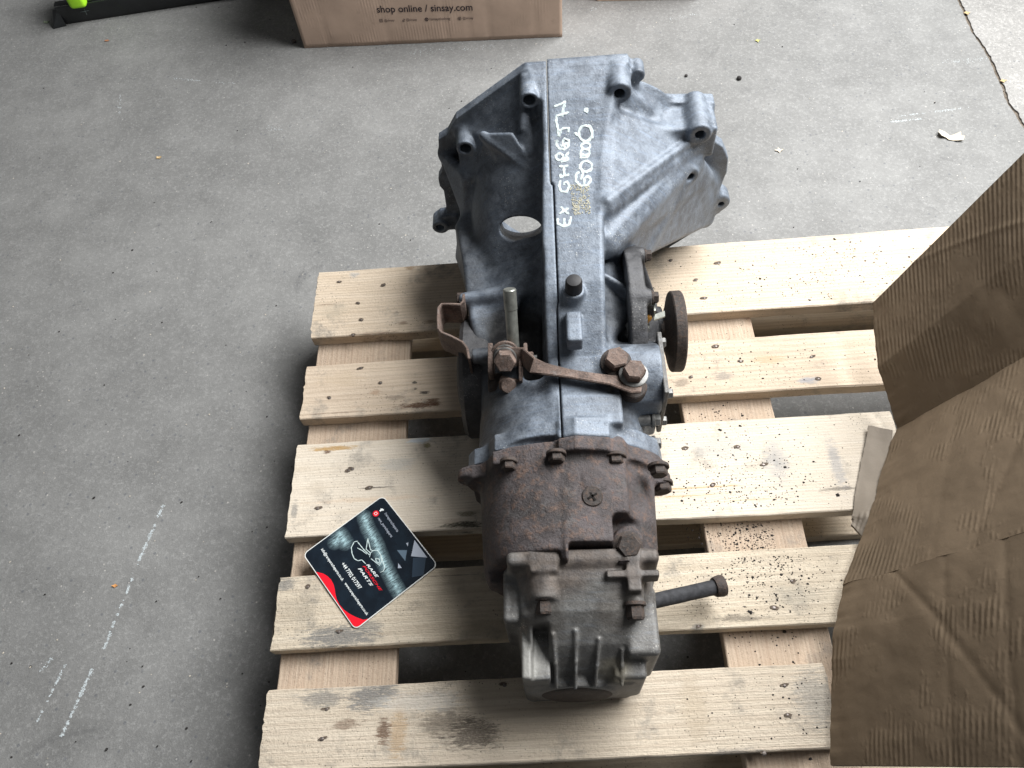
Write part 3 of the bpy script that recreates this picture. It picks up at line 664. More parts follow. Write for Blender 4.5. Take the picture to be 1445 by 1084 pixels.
# broad right-hand facets with their fold lines
a = px3(857, 285, -.165); b_ = px3(980, 195, -.022); c = px3(866, 150, -.04)
F.tri(a - (0, 0, .009), b_ - (0, 0, .014), c - (0, 0, .020), .010, .012)
F.cap(a + (0, 0, .001), b_ + (0, 0, .001), .0050, .0042, .005)
a2 = px3(857, 335, -.20); b2 = px3(977, 211, -.028)
F.tri(a - (0, 0, .018), b_ - (0, 0, .03), a2 - (0, 0, .012), .009, .006); F.tri(a2 - (0, 0, .012), b2 - (0, 0, .012), b_ - (0, 0, .03), .009, .006)
F.cap(a2, b2, .0044, .004, .008); F.tri(a2 - (0, 0, .014), b2 - (0, 0, .02), px3(992, 240, .0) - (0, 0, .012), .010, .012)
a3 = px3(905, 345, -.13); b3 = px3(1004, 250, .015); c3 = px3(995, 300, .02)
F.tri(a2 - (0, 0, .02), b2 - (0, 0, .02), a3 - (0, 0, .008), .012, .010); F.tri(b2 - (0, 0, .02), a3 - (0, 0, .006), c3 - (0, 0, .012), .013, .010); F.tri(b2 - (0, 0, .02), b3 - (0, 0, .012), c3 - (0, 0, .012), .012, .010)
F.cap(px3(903, 348, -.135), px3(985, 262, .01), .0040, .0035, .004); F.cap(px3(985, 262, .01), px3(1003, 244, .02), .0035, .004, .004)
# left-hand ribs and the tube with the see-through hole
p1 = px3(682, 191, -.035); p2 = px3(760, 249, -.085); p3 = px3(722, 190, -.045)
F.tri(p1, p2, p3, .0035, .004); F.tri(p1 - (0, 0, .004), p2, p2 - (0, .0, .06), .004, .008); F.tri(p1, p1 - (0, -.02, .05), p2 - (0, 0, .06), .004, .008)
q1 = px3(680, 249, -.045); q2 = px3(709, 292, -.085)
F.tri(q1, q2, q1 - (0, -.02, .05), .004, .008); F.tri(q2, q2 - (0, -.01, .05), q1 - (0, -.02, .05), .004, .008); F.tri(q1, q2, px3(735, 250, -.05), .004, .010)
HC = np.array([-.050, 0, .182])
F.cyl(HC + (0, -.112, .004), HC + (0, .0, -.02), .037, .044, .006)
F.tri(HC + (0, -.105, .035), HC + (.03, -.08, .045), HC + (.0, .0, .06), .008, .012)
F.bar([-.365, -.31, -.255, -.225], [-.045, -.058, -.058, -.048], [-.022, -.024, -.023, -.022], [.4] * 4, [.15, .125, .13, .16], .012, True, r=.008)
# lower left shoulder of the casing down to the side cover
F.tri((-.150, -.05, .06), (-.125, -.14, .10), (-.135, -.06, .14), .010, .02)
F.bar([-.40, -.36, -.25, -.14, -.06], [-.090, -.100, -.122, -.136, -.150], [-.066, -.066, -.066, -.05, -.04], [.125, .140, .158, .166, .150], [.03] * 5, .010, r=.008)
F.cap((-.128, -.218, .162), (-.060, -.212, .166), .0095, .0105, .010); F.cap((-.060, -.212, .166), (-.016, -.185, .195), .0105, .014, .014)
F.cyl((-.116, -.313, .160), (-.075, -.312, .160), .0105, .0125, .012)
F.cap((-.070, -.40, .12), (-.078, -.452, .11), .034, .034, .012)
# differential side, right: flat walls, rib, selector housing
F.box((.085, -.20, .10), (.022, .10, .075), .016, .008)
F.tri((.045, -.13, .205), (.045, -.335, .192), (.100, -.24, .172), .010, .010)
F.tri((.052, -.225, .216), (.106, -.255, .196), (.05, -.235, .16), .003, .004)
F.tri((.052, -.165, .225), (.105, -.135, .20), (.055, -.16, .17), .004, .006)
F.cyl((.045, -.358, .163), (.121, -.358, .163), .043, None, .008); F.box((.09, -.358, .135), (.029, .043, .045), .01, .004)
# seat for the plug left of the right bolts, breather seat and the block on the spine
F.box((.0165, -.330, .232), (.0085, .021, .010), .004, .002)
F.cyl((.018, -.285, .22), (.018, -.285, .255), .0125, None, .006)
F.box((.032, -.425, .195), (.036, .020, .010), .008, .003)
# joint flange towards the gear carrier
jf = [(-.115, .10), (-.122, .125), (-.112, .142), (-.092, .15), (-.085, .178), (-.045, .186), (-.012, .188), (-.008, .205), (.012, .212), (.05, .205), (.056, .192), (.085, .176), (.112, .150), (.120, .118), (.118, .08), (.10, .03), (.06, .01), (-.06, .01), (-.10, .03), (-.115, .07)]
F.plate(jf, -.462, -.439, .006)
# cavities: bell mouth, see-through hole, bolt holes
F.oval([-.088, -.06, 0, .05], [.03, .035, .045, .045], [.135, .143, .153, .155], [.105, .118, .150, .163], [.10, .120, .157, .168], 2.1, .004, True)
def ovalhole(X, Y, Z):
    hp = LZ(736, 318, .19); w = np.array([0, .80, -.60]); v = np.array([0, .60, .80]); px, py, pz = X - hp[0], Y - hp[1], Z - hp[2]
    a = py * v[1] + pz * v[2]; t = py * w[1] + pz * w[2]; return np.maximum((np.sqrt((px / .0285) ** 2 + (a / .0165) ** 2) - 1) * .0165, np.abs(t) - .16)
F.put(ovalhole, HC - .14, HC + .14, .0025, True)
for p, r in BOSS: F.cyl((p[0], p[1] - .02, p[2]), (p[0], .05, p[2]), r * .55, None, .002, cut=True)
for p in ((-.185, .005, .070), (.267, .012, .090)): F.cyl((p[0], -.01, p[2]), (p[0], .05, p[2]), .0058, None, .002, cut=True)
seam = -.0012 + np.interp(F.ax[1], [-.36, -.30, -.29, -.14, -.135, -.05, .06], [-.002, -.002, .0, .0, -.0035, -.0035, -.0025]).astype(np.float32)[None, :, None]
X3 = F.ax[0][:, None, None]
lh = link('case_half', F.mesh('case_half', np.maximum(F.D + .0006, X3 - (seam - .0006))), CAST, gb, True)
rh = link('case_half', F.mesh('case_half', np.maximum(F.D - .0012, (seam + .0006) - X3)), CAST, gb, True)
lh['label'] = 'shaded half of the split casing with the round hole'; rh['label'] = 'pale half of the split casing with white handwriting'

# ---- rusty gear carrier
C_ = Field((-.135, -.625, -.01), (.135, -.455, .225), .0019)
C_.oval([-.602, -.57, -.50, -.462], [.0, .0, -.001, -.002], [.105, .107, .108, .108], [.092, .097, .101, .103], [.086, .088, .089, .091], 2.25, .004)
C_.plate([(x * 1.01, z * 1.0 + .001) for x, z in jf], -.4805, -.4628, .006)
C_.cap((-.079, -.47, .112), (-.076, -.585, .105), .026, .024, .012)
C_.box((.034, -.53, .150), (.034, .075, .044), .012, .006)
C_.cap((.083, -.47, .14), (.080, -.58, .135), .020, .018, .02)
C_.cyl((-.118, -.476, .125), (-.118, -.463, .125), .016, None, .008); C_.cyl((.112, -.492, .128), (.112, -.463, .128), .013, None, .008); C_.cyl((.118, -.486, .098), (.118, -.463, .098), .014, None, .008)
C_.box((-.003, -.535, .190), (.0022, .068, .0052), .004, .001)
C_.cyl((.032, -.513, .180), (.032, -.513, .199), .0150, .0135, .005)
C_.box((.024, -.596, .186), (.026, .012, .016), .003, .003, cut=True)
C_.box((.065, -.577, .185), (.0175, .026, .022), .003, .006, cut=True)
C_.cyl((.066, -.573, .145), (.066, -.573, .170), .016, None, .004)
C_.box((-.055, -.603, .165), (.045, .012, .04), .004, .005, cut=True)
link('gear_carrier', C_.mesh('gear_carrier'), RUSTC, gb, True)

# ---- nose cover
N_ = Field((-.110, -.735, -.012), (.125, -.588, .208), .0016)
def nose(X, Y, Z):
    zt = np.interp(Y, [-.74, -.718, -.700, -.680, -.650, -.62, -.59], [.02, .070, .112, .142, .165, .178, .183]).astype(np.float32)
    cx = np.interp(Y, [-.72, -.66, -.59], [.006, .012, .014]).astype(np.float32)
    hw = np.interp(Y, [-.72, -.69, -.65, -.59], [.060, .068, .077, .084]).astype(np.float32); q = (np.abs(X - cx) / hw) ** 4.6 + (np.abs(Z - .045) / np.maximum(zt - .045, .01)) ** 4
    return np.maximum(np.maximum((q ** .23 - 1) * .06, Y + .590), np.maximum(-.708 - Y, .012 - Z))
N_.put(nose, (-.1, -.735, .01), (.115, -.59, .19), .003)
N_.cyl((.0025, -.715, .056), (.0025, -.69, .056), .046, .05, .004)
wl_ = LZ(736, 860, .135)[0]
N_.box((wl_ + .0045, -.676, .070), (.0055, .036, .062), .003, .0025); N_.box((wl_ + .014, -.640, .110), (.012, .010, .040), .008, .003)
N_.box((wl_ + .018, -.676, .066), (.012, .036, .061), .006, .004); N_.box((.006, -.698, .052), (.060, .0135, .046), .007, .005)
N_.box((wl_ + .0205, -.690, .159), (.0085, .030, .034), .004, .003, cut=True)                     # gutter behind the left wall
N_.box((.0745, -.656, .085), (.018, .036, .058), .007, .006); N_.box((.060, -.694, .070), (.018, .017, .050), .006, .005)
RIBS = []
for (u0, v0), (u1, v1) in (((780, 895), (787, 968)), ((812, 890), (812, 968)), ((845, 902), (838, 966)), ((878, 916), (877, 960))):
    m_ = [N_.hit(u0 + (u1 - u0) * k, v0 + (v1 - v0) * k) for k in (0.0, .5, 1.0)]; t_, h_, b_ = [p + n * o for (p, n), o in zip(m_, (.0005, .0045, .0045))]
    RIBS.append((t_, h_, b_))
for t_, h_, b_ in RIBS:
    N_.tri(t_, h_, (h_[0], h_[1] + .01, h_[2] - .02), .0021, .0025); N_.tri(h_, b_, (h_[0], h_[1] + .01, h_[2] - .02), .0021, .0025)
xb = LZ(767, 815, .172)[0]; xc = LZ(893, 815, .170)[0]
N_.cyl((xb, -.592, .168), (xb, -.636, .162), .0150, .0150, .006, .0015); N_.box((xb, -.60, .172), (.0145, .012, .011), .005, .002)
N_.cyl((xc, -.592, .170), (xc, -.644, .164), .0105, .0105, .004, .0015); N_.box((xc - .001, -.617, .175), (.028, .0040, .010), .003, .0015); N_.box((xc, -.612, .178), (.0075, .024, .007), .003, .0015)
N_.box((-.068, -.625, .09), (.008, .030, .055), .008, .005)
N_.box((.013, -.596, .098), (.083, .008, .085), .007, .006)
link('end_cover', N_.mesh('end_cover'), CASTD, gb, True)
b = bmesh.new(); lathe(b, (.0025, -.7150, .056), (0, -1, 0), [(.0405, -.004), (.0405, .0006), (.038, .0018), (.03, .0020), (0, .0020)], 48); autosmooth(link('core_plug', b, RUSTD, gb), 35)

# ---- side cover on the right with its drive flange, and the one on the left
S_ = Field((.080, -.385, -.02), (.160, -.10, .245), .002)
sy, sz = -.245, .113
S_.cyl((.088, sy, sz), (.110, sy, sz), .118, .116, .004)
S_.cyl((.108, sy, sz), (.134, sy, sz), .070, .045, .008)
S_.cyl((.108, sy, sz), (.143, sy, sz), .032, .030, .004)
for k in range(8):
    t = math.pi * 2 * k / 8 + .25; d = np.array([0, math.cos(t), math.sin(t)])
    S_.tri(np.array([.110, sy, sz]) + d * .108, np.array([.112, sy, sz]) + d * .04, np.array([.132, sy, sz]) + d * .045, .003, .005)
    S_.cyl(np.array([.09, sy, sz]) + d * .106, np.array([.117, sy, sz]) + d * .106, .0115, None, .005)
sc = link('side_cover', S_.mesh('side_cover'), DARK, gb, True)
for k in range(8):
    t = math.pi * 2 * k / 8 + .25
    hexbolt('cover_bolt', gb, (.117, sy + .106 * math.cos(t), sz + .106 * math.sin(t)), (1, 0, 0), .0078, .0068, RUSTD, .0095)
b = bmesh.new(); lathe(b, (.139, -.257, .120), (1, 0, 0), [(.020, 0), (.021, .004), (.040, .010), (.0545, .0135), (.0560, .0150), (.0563, .027), (.0548, .0290), (.030, .029), (.028, .024), (0, .024)], 64)
df = link('drive_flange', b, RUSTD, gb); autosmooth(df, 30)
b = bmesh.new(); lathe(b, (-.100, -.285, .066), (-1, 0, 0), [(.086, -.02), (.088, .030), (.083, .036), (.045, .040), (.040, .044), (0, .044)], 64); autosmooth(link('bearing_cap', b, DARK, gb), 30)
# selector housing end plate and bolts
b = bmesh.new(); obox(b, (.124, -.358, .150), (.003, 0, 0), (0, .045, 0), (0, 0, .050)); bevel(b, .0014, 2); link('end_plate', b, CASTD, gb, False)
for y, z in ((-.320, .185), (-.396, .186), (-.396, .118)): hexbolt('cover_bolt', gb, (.127, y, z), (1, 0, 0), .0065, .006, ZINC)
for y, z, l in ((-.408, .143, .02), (-.425, .112, .022)):
    b = bmesh.new(); lathe(b, (.088, y, z), (1, 0, 0), [(.0085, 0), (.0085, l), (.0065, l + .001), (.0065, l + .006), (0, l + .006)], 16); o = link('stud', b, ZINC, gb); autosmooth(o, 30)
    hexbolt('stud_nut', gb, (.088 + l + .004, y, z), (1, 0, 0), .0082, .007, ZINC, .010)

# ---- bolts and plugs
V3 = lambda p: Vector([float(t) for t in p])
for (u, v), r in (((785, 641), .0095), ((718, 652), .0085), ((868, 645), .0105)):
    hexbolt('flange_bolt', gb, px3(u, v, -.4815), (0, -1, 0), r, .008, RUSTD, r * 1.25)
for (u, v), y in (((929, 659), -.492), ((935, 682), -.488)): hexbolt('flange_bolt', gb, px3(u, v, y), (0, -1, 0), .010, .009, RUSTD, .0125)
b = bmesh.new(); lathe(b, px3(822, 642, -.4795), (0, -1, .15), [(.0048, 0), (.0048, .0028), (.0030, .0030), (.0026, .0012), (0, .0012)], 20); autosmooth(link('dowel', b, RUSTD, gb), 30)
p, n = C_.hit(836, 701); ax = Vector((0, -.12, .99)); p = V3(p)
b = bmesh.new(); lathe(b, p - ax * .004, ax, [(.0118, 0), (.0118, .0055), (.0108, .0068), (0, .0068)], 36); fp = link('filler_plug', b, RUSTD, gb); autosmooth(fp, 35)
b = bmesh.new()
for t in (.5, .5 + math.pi / 2):
    d = Vector((math.cos(t), math.sin(t), 0)); e = Vector((-math.sin(t), math.cos(t), 0)); obox(b, p + ax * .00305, d * .0058, e * .0012, ax * .0003)
link('cross_slot', b, HOLE, fp)
hexbolt('carrier_bolt', gb, V3(LZ(886, 771, .176)), (0.02, -.30, .95), .0135, .013, RUSTD, .0165, .35)
for P in ((xb, -.636, .162), (xc, -.644, .164)):
    hexbolt('cover_screw', gb, P, (0, -.99, -.12), .0098, .014, RUSTD, .0122)
# breather cap
b = bmesh.new(); lathe(b, (.018, -.285, .2535), (0, -.05, 1), [(.0100, 0), (.0108, .002), (.0104, .018), (.0088, .0215), (.004, .0225), (0, .0225)], 32); autosmooth(link('breather_cap', b, RUBBER, gb), 40)
# ---- selector lever, its clamp, pin and the bent bracket
zl = .212
p1b = V3(F.hit(869, 514)[0]); p2b = V3(F.hit(893, 545)[0])
hexbolt('lever_bolt', gb, p1b + Vector((0, 0, .004)), (.02, -.10, .99), .0148, .013, RUST, .0190, .5, RUSTD)
b = bmesh.new(); lathe(b, p1b - Vector((0, 0, .006)), (.02, -.10, .99), [(.0165, 0), (.0165, .009), (.0150, .0115), (0, .0115)], 28); autosmooth(link('boss_collar', b, RUSTD, gb), 35)
b = bmesh.new(); lathe(b, p2b - Vector((0, 0, .010)), (.02, -.10, .99), [(.0170, 0), (.0170, .012), (.0158, .0135), (0, .0135)], 28); autosmooth(link('boss_collar', b, RUSTD, gb), 35)
zL = max(p2b.z + .0065, F.hit(800, 527)[0][2] + .006)
hexbolt('lever_bolt', gb, Vector((p2b.x, p2b.y, zL)) + Vector((-.0005, .003, .0045)), (.02, -.10, .99), .0138, .013, RUST, .0175, .15, ZINC)
PA = V3(LZ(713, 500, .190)); AX = Vector((.03, -.80, .60)).normalized()
def strip(name, path, ups, width, thick, mat, parent):
    """bent flat bar: at each station the bar's width lies along a given direction"""
    b = bmesh.new(); rings = []
    P = [Vector(p) for p in path]; U = [Vector(u).normalized() for u in ups]
    for i in range(len(P)):
        t = (P[min(i + 1, len(P) - 1)] - P[max(i - 1, 0)]).normalized(); u = (U[i] - t * U[i].dot(t)).normalized(); n = t.cross(u); w = width[i] if isinstance(width, (list, tuple)) else width
        rings.append([b.verts.new(P[i] + u * w * sx / 2 + n * thick * sy / 2) for sx, sy in ((-1, -1), (1, -1), (1, 1), (-1, 1))])
    for r0, r1 in zip(rings, rings[1:]):
        for k in range(4): b.faces.new((r0[k], r0[(k + 1) % 4], r1[(k + 1) % 4], r1[k]))
    b.faces.new(rings[0][::-1]); b.faces.new(rings[-1]); bmesh.ops.recalc_face_normals(b, faces=b.faces)
    bmesh.ops.bevel(b, geom=[e for e in b.edges if e.calc_face_angle(0) > 1.0], offset=thick * .22, segments=2, affect='EDGES', clamp_overlap=True)
    o = link(name, b, mat, parent); autosmooth(o, 35); return o
a0 = PA + AX * .0125
lev = [(a0 + Vector((-.010, 0, 0))), a0 + Vector((.006, .0, .000)), a0 + Vector((.022, .0, .001)), V3(LZ(752, 516, zL + .002)), V3(LZ(768, 521, zL + .004)), V3(LZ(800, 527, zL + .004)), V3(LZ(835, 533, zL + .003)), V3(LZ(862, 537, zL + .002)), V3(LZ(880, 541, zL + .0005)), V3(LZ(893, 543, zL)), V3(LZ(906, 545, zL))]
dn = Vector((0, -.64, -.77)); fl_ = Vector((.05, 1, -.25))
upv = [dn, dn, dn, dn.lerp(-fl_, .35), dn.lerp(-fl_, .75), -fl_, -fl_, -fl_, -fl_, -fl_, -fl_]
lever = strip('shift_lever', lev, upv, [.025, .026, .023, .019, .016, .0148, .0150, .0165, .024, .030, .023], .0036, RUST, gb)
stack = [('plate_ring', 0, .0185, .0045, RUST), ('washer', .0055, .0150, .0022, ZINC), ('washer', .0083, .0142, .0020, RUSTD), ('washer', .0150, .0145, .0024, ZINC), ('washer', .0180, .0135, .0022, RUSTD)]
for nm, t, r, h, m in stack:
    b = bmesh.new(); lathe(b, PA + AX * t, AX, [(r * .96, 0), (r, h * .2), (r, h * .8), (r * .95, h), (0, h)], 28); autosmooth(link(nm, b, m, gb), 35)
hexbolt('clamp_bolt', gb, PA + AX * .022, AX, .0138, .011, RUST, 0, .1)
def slab_(name, c, ax, ay, az, m, w=.0015):
    b = bmesh.new(); obox(b, c, ax, ay, az); bevel(b, w, 2); return autosmooth(link(name, b, m, gb), 35)
slab_('clamp_plate', V3(LZ(693.5, 512, .178)), (.0032, 0, 0), (0, .020, .004), (0, -.004, .018), RUST)
slab_('clamp_plate', V3(LZ(735, 520, .180)), (.0022, 0, 0), (0, .022, .004), (0, -.004, .016), RUST)
slab_('clamp_tab', V3(LZ(721, 540, .168)), (.0145, 0, 0), (0, .004, .006), (0, -.010, .009), RUST, .003)
slab_('clamp_tab', V3(LZ(700, 540, .158)), (.010, 0, 0), (0, .012, .002), (0, -.002, .006), RUSTD, .002)
b = bmesh.new(); lathe(b, V3(LZ(718, 541, .174)) + Vector((0, -.006, .004)), (0, -.55, .8), [(.010, 0), (.010, .003), (.0085, .0045), (0, .0045)], 26); autosmooth(link('rivet_head', b, RUST, gb), 35)
slab_('clamp_ear', V3(LZ(742, 499, .190)), (.0025, 0, 0), (0, .010, .002), (0, -.002, .011), RUST)
hexbolt('clamp_nut', gb, V3(LZ(744, 505, .190)), (1, 0, 0), .0085, .008, RUST, 0, .3)
b = bmesh.new(); lathe(b, V3(LZ(751, 506, .190)), (1, 0, 0), [(.0045, 0), (.0045, .006), (0, .0065)], 16); link('stud', b, ZINC, gb)
q0 = V3(LZ(725, 497, .185)); q1 = q0 + Vector((-.001, .048, .068))
b = bmesh.new(); d = (q1 - q0); L = d.length; lathe(b, q0, d, [(.0077, 0), (.0077, L * .68), (.0083, L * .69), (.0083, L - .0012), (.0074, L), (0, L)], 32); autosmooth(link('guide_pin', b, STEEL, gb), 35)
bp = [(654, 414), (653.5, 425), (649, 429), (636, 428.5), (623, 428.5), (618.5, 434), (618, 449), (618.5, 463), (623, 468.5), (636.5, 474), (652, 482), (659, 491), (662, 506)]
path = [V3(LZ(u, v, .178)) - Vector((0, 0, .021)) for u, v in bp]
strip('bracket', path, [(0, .0, 1)] * len(bp), .042, .0034, RUST, gb)
hexbolt('bracket_bolt', gb, V3(LZ(655, 421, .160)) + Vector((-.004, 0, 0)), (-1, 0, 0), .008, .006, RUSTD)
# ---- reversing-light switch with its broken top
p, n = F.hit(889, 468); p = V3(p) + Vector((.003, 0, -.002)); ax = Vector((.62, .18, .74)).normalized()
sw = hexbolt('light_switch', gb, p + ax * .006, ax, .0150, .013, ZINC, 0, .15)
b = bmesh.new(); lathe(b, p - ax * .006, ax, [(.0105, 0), (.0105, .018), (0, .018)], 24); link('thread', b, ZINC, sw)
b = bmesh.new(); lathe(b, p + ax * .0195, ax, [(.0100, 0), (.0100, .003), (.008, .0036), (.0072, .003), (.0045, .0035), (0, .003)], 24); autosmooth(link('collar', b, STEEL, sw), 35)
b = bmesh.new(); lathe(b, p + ax * .021, ax + Vector((.15, .05, 0)), [(.0055, 0), (.0048, .008), (.0036, .012), (.0012, .014), (0, .014)], 12); autosmooth(link('broken_resin', b, AMBER, sw), 35)
b = bmesh.new(); obox(b, p + ax * .036 + Vector((.004, .006, 0)), (.001, 0, 0), (0, .006, .0), (0, 0, .009)); obox(b, p + ax * .034 + Vector((.012, .001, -.002)), (.007, .002, .001), (0, .0035, .001), (0, 0, .0012)); link('terminal', b, STEEL, sw)
# ---- breather stub pipe sticking out on the right of the nose
s0 = V3(LZ(915, 850, .048)); s1 = V3(LZ(1012, 828, .036)); d = s1 - s0; L = d.length
b = bmesh.new(); lathe(b, s0, d, [(.0092, 0), (.0094, L * .5), (.0092, L * .52), (.0094, L), (0, L)], 32); st = link('stub_pipe', b, plain('dark_hose', (.035, .036, .04), .75, 0, .25, .45, 130, .6), gb); autosmooth(st, 35)
b = bmesh.new(); lathe(b, s1 - d.normalized() * .004, d, [(.0118, 0), (.0125, .002), (.0135, .009), (.0128, .0125), (.010, .0130), (.009, .008), (0, .008)], 32); autosmooth(link('pipe_cap', b, RUSTD, st), 35)
# ---- white paint-marker writing and the smear under it, on the pale half
H3 = [V3(F.hit(u, v)[0]) for u, v in ((795, 190), (842, 190), (820, 315))]; NP = (H3[1] - H3[0]).cross(H3[2] - H3[0]).normalized(); NP = NP if NP.z > 0 else -NP
Rl = np.array(GM.to_3x3().inverted()); ol = Vector(toL(CT))
def topz(x, y, lev=.0012):
    i = (np.array([x, y]) - F.lo[:2]) / F.h; i0 = i.astype(int); f = i - i0
    col = (F.D[i0[0], i0[1]] * (1 - f[0]) * (1 - f[1]) + F.D[i0[0] + 1, i0[1]] * f[0] * (1 - f[1]) + F.D[i0[0], i0[1] + 1] * (1 - f[0]) * f[1] + F.D[i0[0] + 1, i0[1] + 1] * f[0] * f[1]) - lev
    k = np.nonzero(col < 0)[0][-1]; return F.lo[2] + F.h * (k + col[k] / (col[k] - col[k + 1]))
def onspine(u, v, lift=.0002):
    d = Vector(Rl @ ray(u, v)); t = (H3[0] - ol).dot(NP) / d.dot(NP); p = ol + d * t; return Vector((p.x, p.y, topz(p.x, p.y) + lift))
def circ(cx, cy, rx, ry, a0=0, a1=2 * math.pi, n=14): return [(cx + rx * math.cos(t), cy + ry * math.sin(t)) for t in np.linspace(a0, a1, n)]
WR = [[(98, 962), (100, 1006), (150, 1032), (188, 1015), (202, 952)], [(150, 1030), (149, 962)], [(122, 868), (150, 900), (186, 930)], [(186, 880), (150, 902), (110, 926)],
      [(118, 655), (106, 700), (128, 744), (168, 748), (190, 702), (174, 664), (148, 672), (149, 694)],
      [(112, 632), (146, 616), (188, 606)], [(108, 538), (146, 542), (182, 534)], [(148, 614), (147, 542)], [(120, 600), (118, 630)], [(186, 600), (170, 622)],
      circ(112, 462, 29, 27), [(140, 462), (156, 492), (122, 506)], [(184, 424), (166, 452), (182, 486), (150, 500)], [(136, 474), (166, 470)],
      [(96, 326), (86, 360), (106, 394), (146, 402), (180, 384), (184, 330), (152, 318), (136, 346), (156, 392)], [(120, 380), (150, 360), (180, 350)],
      [(102, 306), (98, 250), (84, 196), (90, 162), (134, 152), (186, 136)], [(108, 268), (140, 248), (184, 246), (184, 276)], [(108, 306), (120, 262)],
      [(70, 98), (116, 84), (164, 62)], [(132, 168), (140, 120), (154, 72)],
      [(270, 584), (242, 612), (244, 662), (284, 700), (336, 694), (366, 652), (342, 618), (308, 640), (312, 690)], [(282, 650), (300, 600), (292, 560)],
      circ(326, 540, 46, 44), circ(326, 538, 52, 48, .4, 3.4), circ(322, 376, 36, 26), [(282, 478), (282, 424), (300, 398), (340, 404), (356, 430)], circ(318, 424, 38, 24, 0, 3.3), [(290, 470), (330, 468), (352, 440)],
      circ(318, 282, 52, 54, 0, 6.28, 18), circ(320, 280, 56, 60, -1.2, 2.0), [(262, 300), (240, 282), (232, 280)], circ(326, 122, 12, 10), circ(326, 122, 5, 5)]
paths = []
for st_ in WR:
    P = [onspine(770 + x / 5.7, 140 + y / 5.705, .0) for x, y in st_]; P = resample(P, .0022)
    P = [Vector((p.x + random.gauss(0, .00022), p.y + random.gauss(0, .00022), topz(p.x, p.y) - .0002)) for p in P]; paths.append(P)
o = link('painted_writing', ribbon_mesh('painted_writing', paths, .0038, .0006, NP), PAINT, rh); o['label'] = 'white handwriting EX GHRGTH 6080'
def flakes(name, pts, nrm, r0, r1, th, mat, parent=None):
    V = []; Fc = []; n = Vector(nrm); x = n.orthogonal().normalized(); y = n.cross(x)
    for p in pts:
        k = random.choice((4, 5, 6)); a = random.random() * 6.28; s = random.uniform(r0, r1); base = len(V); el = random.uniform(.5, 1); th_ = random.random() * 3
        for i in range(k):
            t = a + 6.283 * i / k; rr = s * random.uniform(.6, 1.1); q = x * math.cos(t) * rr + y * math.sin(t) * rr * el; V.append(Vector(p) + q - n * (.0003 + .0002 * th_ / 3))
        tj = th * random.uniform(.5, 1.9)
        for i in range(k): V.append(Vector(p) + (V[base + i] - Vector(p)) * .8 + n * (tj + .0003))
        Fc.append(tuple(range(base + k, base + 2 * k)))
        for i in range(k): Fc.append((base + i, base + (i + 1) % k, base + k + (i + 1) % k, base + k + i))
    me = bpy.data.meshes.new(name); me.from_pydata([tuple(v) for v in V], [], Fc); me.update(); return link(name, me, mat, parent)
sm = []
while len(sm) < 330:
    x, y = random.uniform(190, 368), random.uniform(690, 935); t = (y - 690) / 245
    if not (192 + 34 * t < x < 348 + 16 * t) or fbm(x * .03, y * .03) + random.uniform(-.5, .5) < -.12: continue
    sm.append(onspine(770 + x / 5.7, 140 + y / 5.705))
prop(flakes('paint_smear', sm, NP, .0006, .0016, .0003, plain('yellowed_residue', (.42, .40, .31), .8, 0, .2, .3, 300, .4), rh), kind='stuff')
# ================================================================== PRINTED CARD on the pallet
K0 = np.array(at(428, 783, .0)); K1 = np.array(at(502, 890, .0)); KT = np.array(at(543, 703, .0))
ex = Vector(K1 - K0); W_ = ex.length; ex.normalize(); ey = Vector((-ex.y, ex.x, 0)); H_ = (Vector(KT - K0)).dot(ey)
ZK = .0026
KM = Matrix.Translation(Vector(K0) + Vector((0, 0, ZK))) @ Matrix((ex, ey, (0, 0, 1))).transposed().to_4x4()
card = empty('printed_card', Vector(K0) + Vector((0, 0, ZK)), math.atan2(ex.y, ex.x), label='square black and red printed card with a car outline lying across two pallet boards', cat='card')
KMI = KM.inverted()
def kz(X, Y): return KMI @ Vector(at(410 + X / 4.713, 680 + Y / 4.713, ZK))
def rounded(w, h, r, x0=0, y0=0, n=6):
    out = []
    for cx, cy, a in ((w - r, h - r, 0), (r, h - r, 90), (r, r, 180), (w - r, r, 270)):
        for i in range(n + 1):
            t = math.radians(a + 90 * i / n); out.append((x0 + cx + r * math.cos(t), y0 + cy + r * math.sin(t)))
    return out
def prism(name, poly, z0, z1, mat, parent, smooth=False):
    b = bmesh.new(); lo = [b.verts.new((x, y, z0)) for x, y in poly]; hi = [b.verts.new((x, y, z1)) for x, y in poly]; n = len(poly)
    for i in range(n): b.faces.new((lo[i], lo[(i + 1) % n], hi[(i + 1) % n], hi[i]))
    b.faces.new(hi); b.faces.new(lo[::-1]); bmesh.ops.recalc_face_normals(b, faces=b.faces); return link(name, b, mat, parent)
prism('base', rounded(W_, H_, .0075), -.0022, 0, plain('white_card_edge', (.72, .74, .72), .5, 0, .4, .05, 80, 0), card)
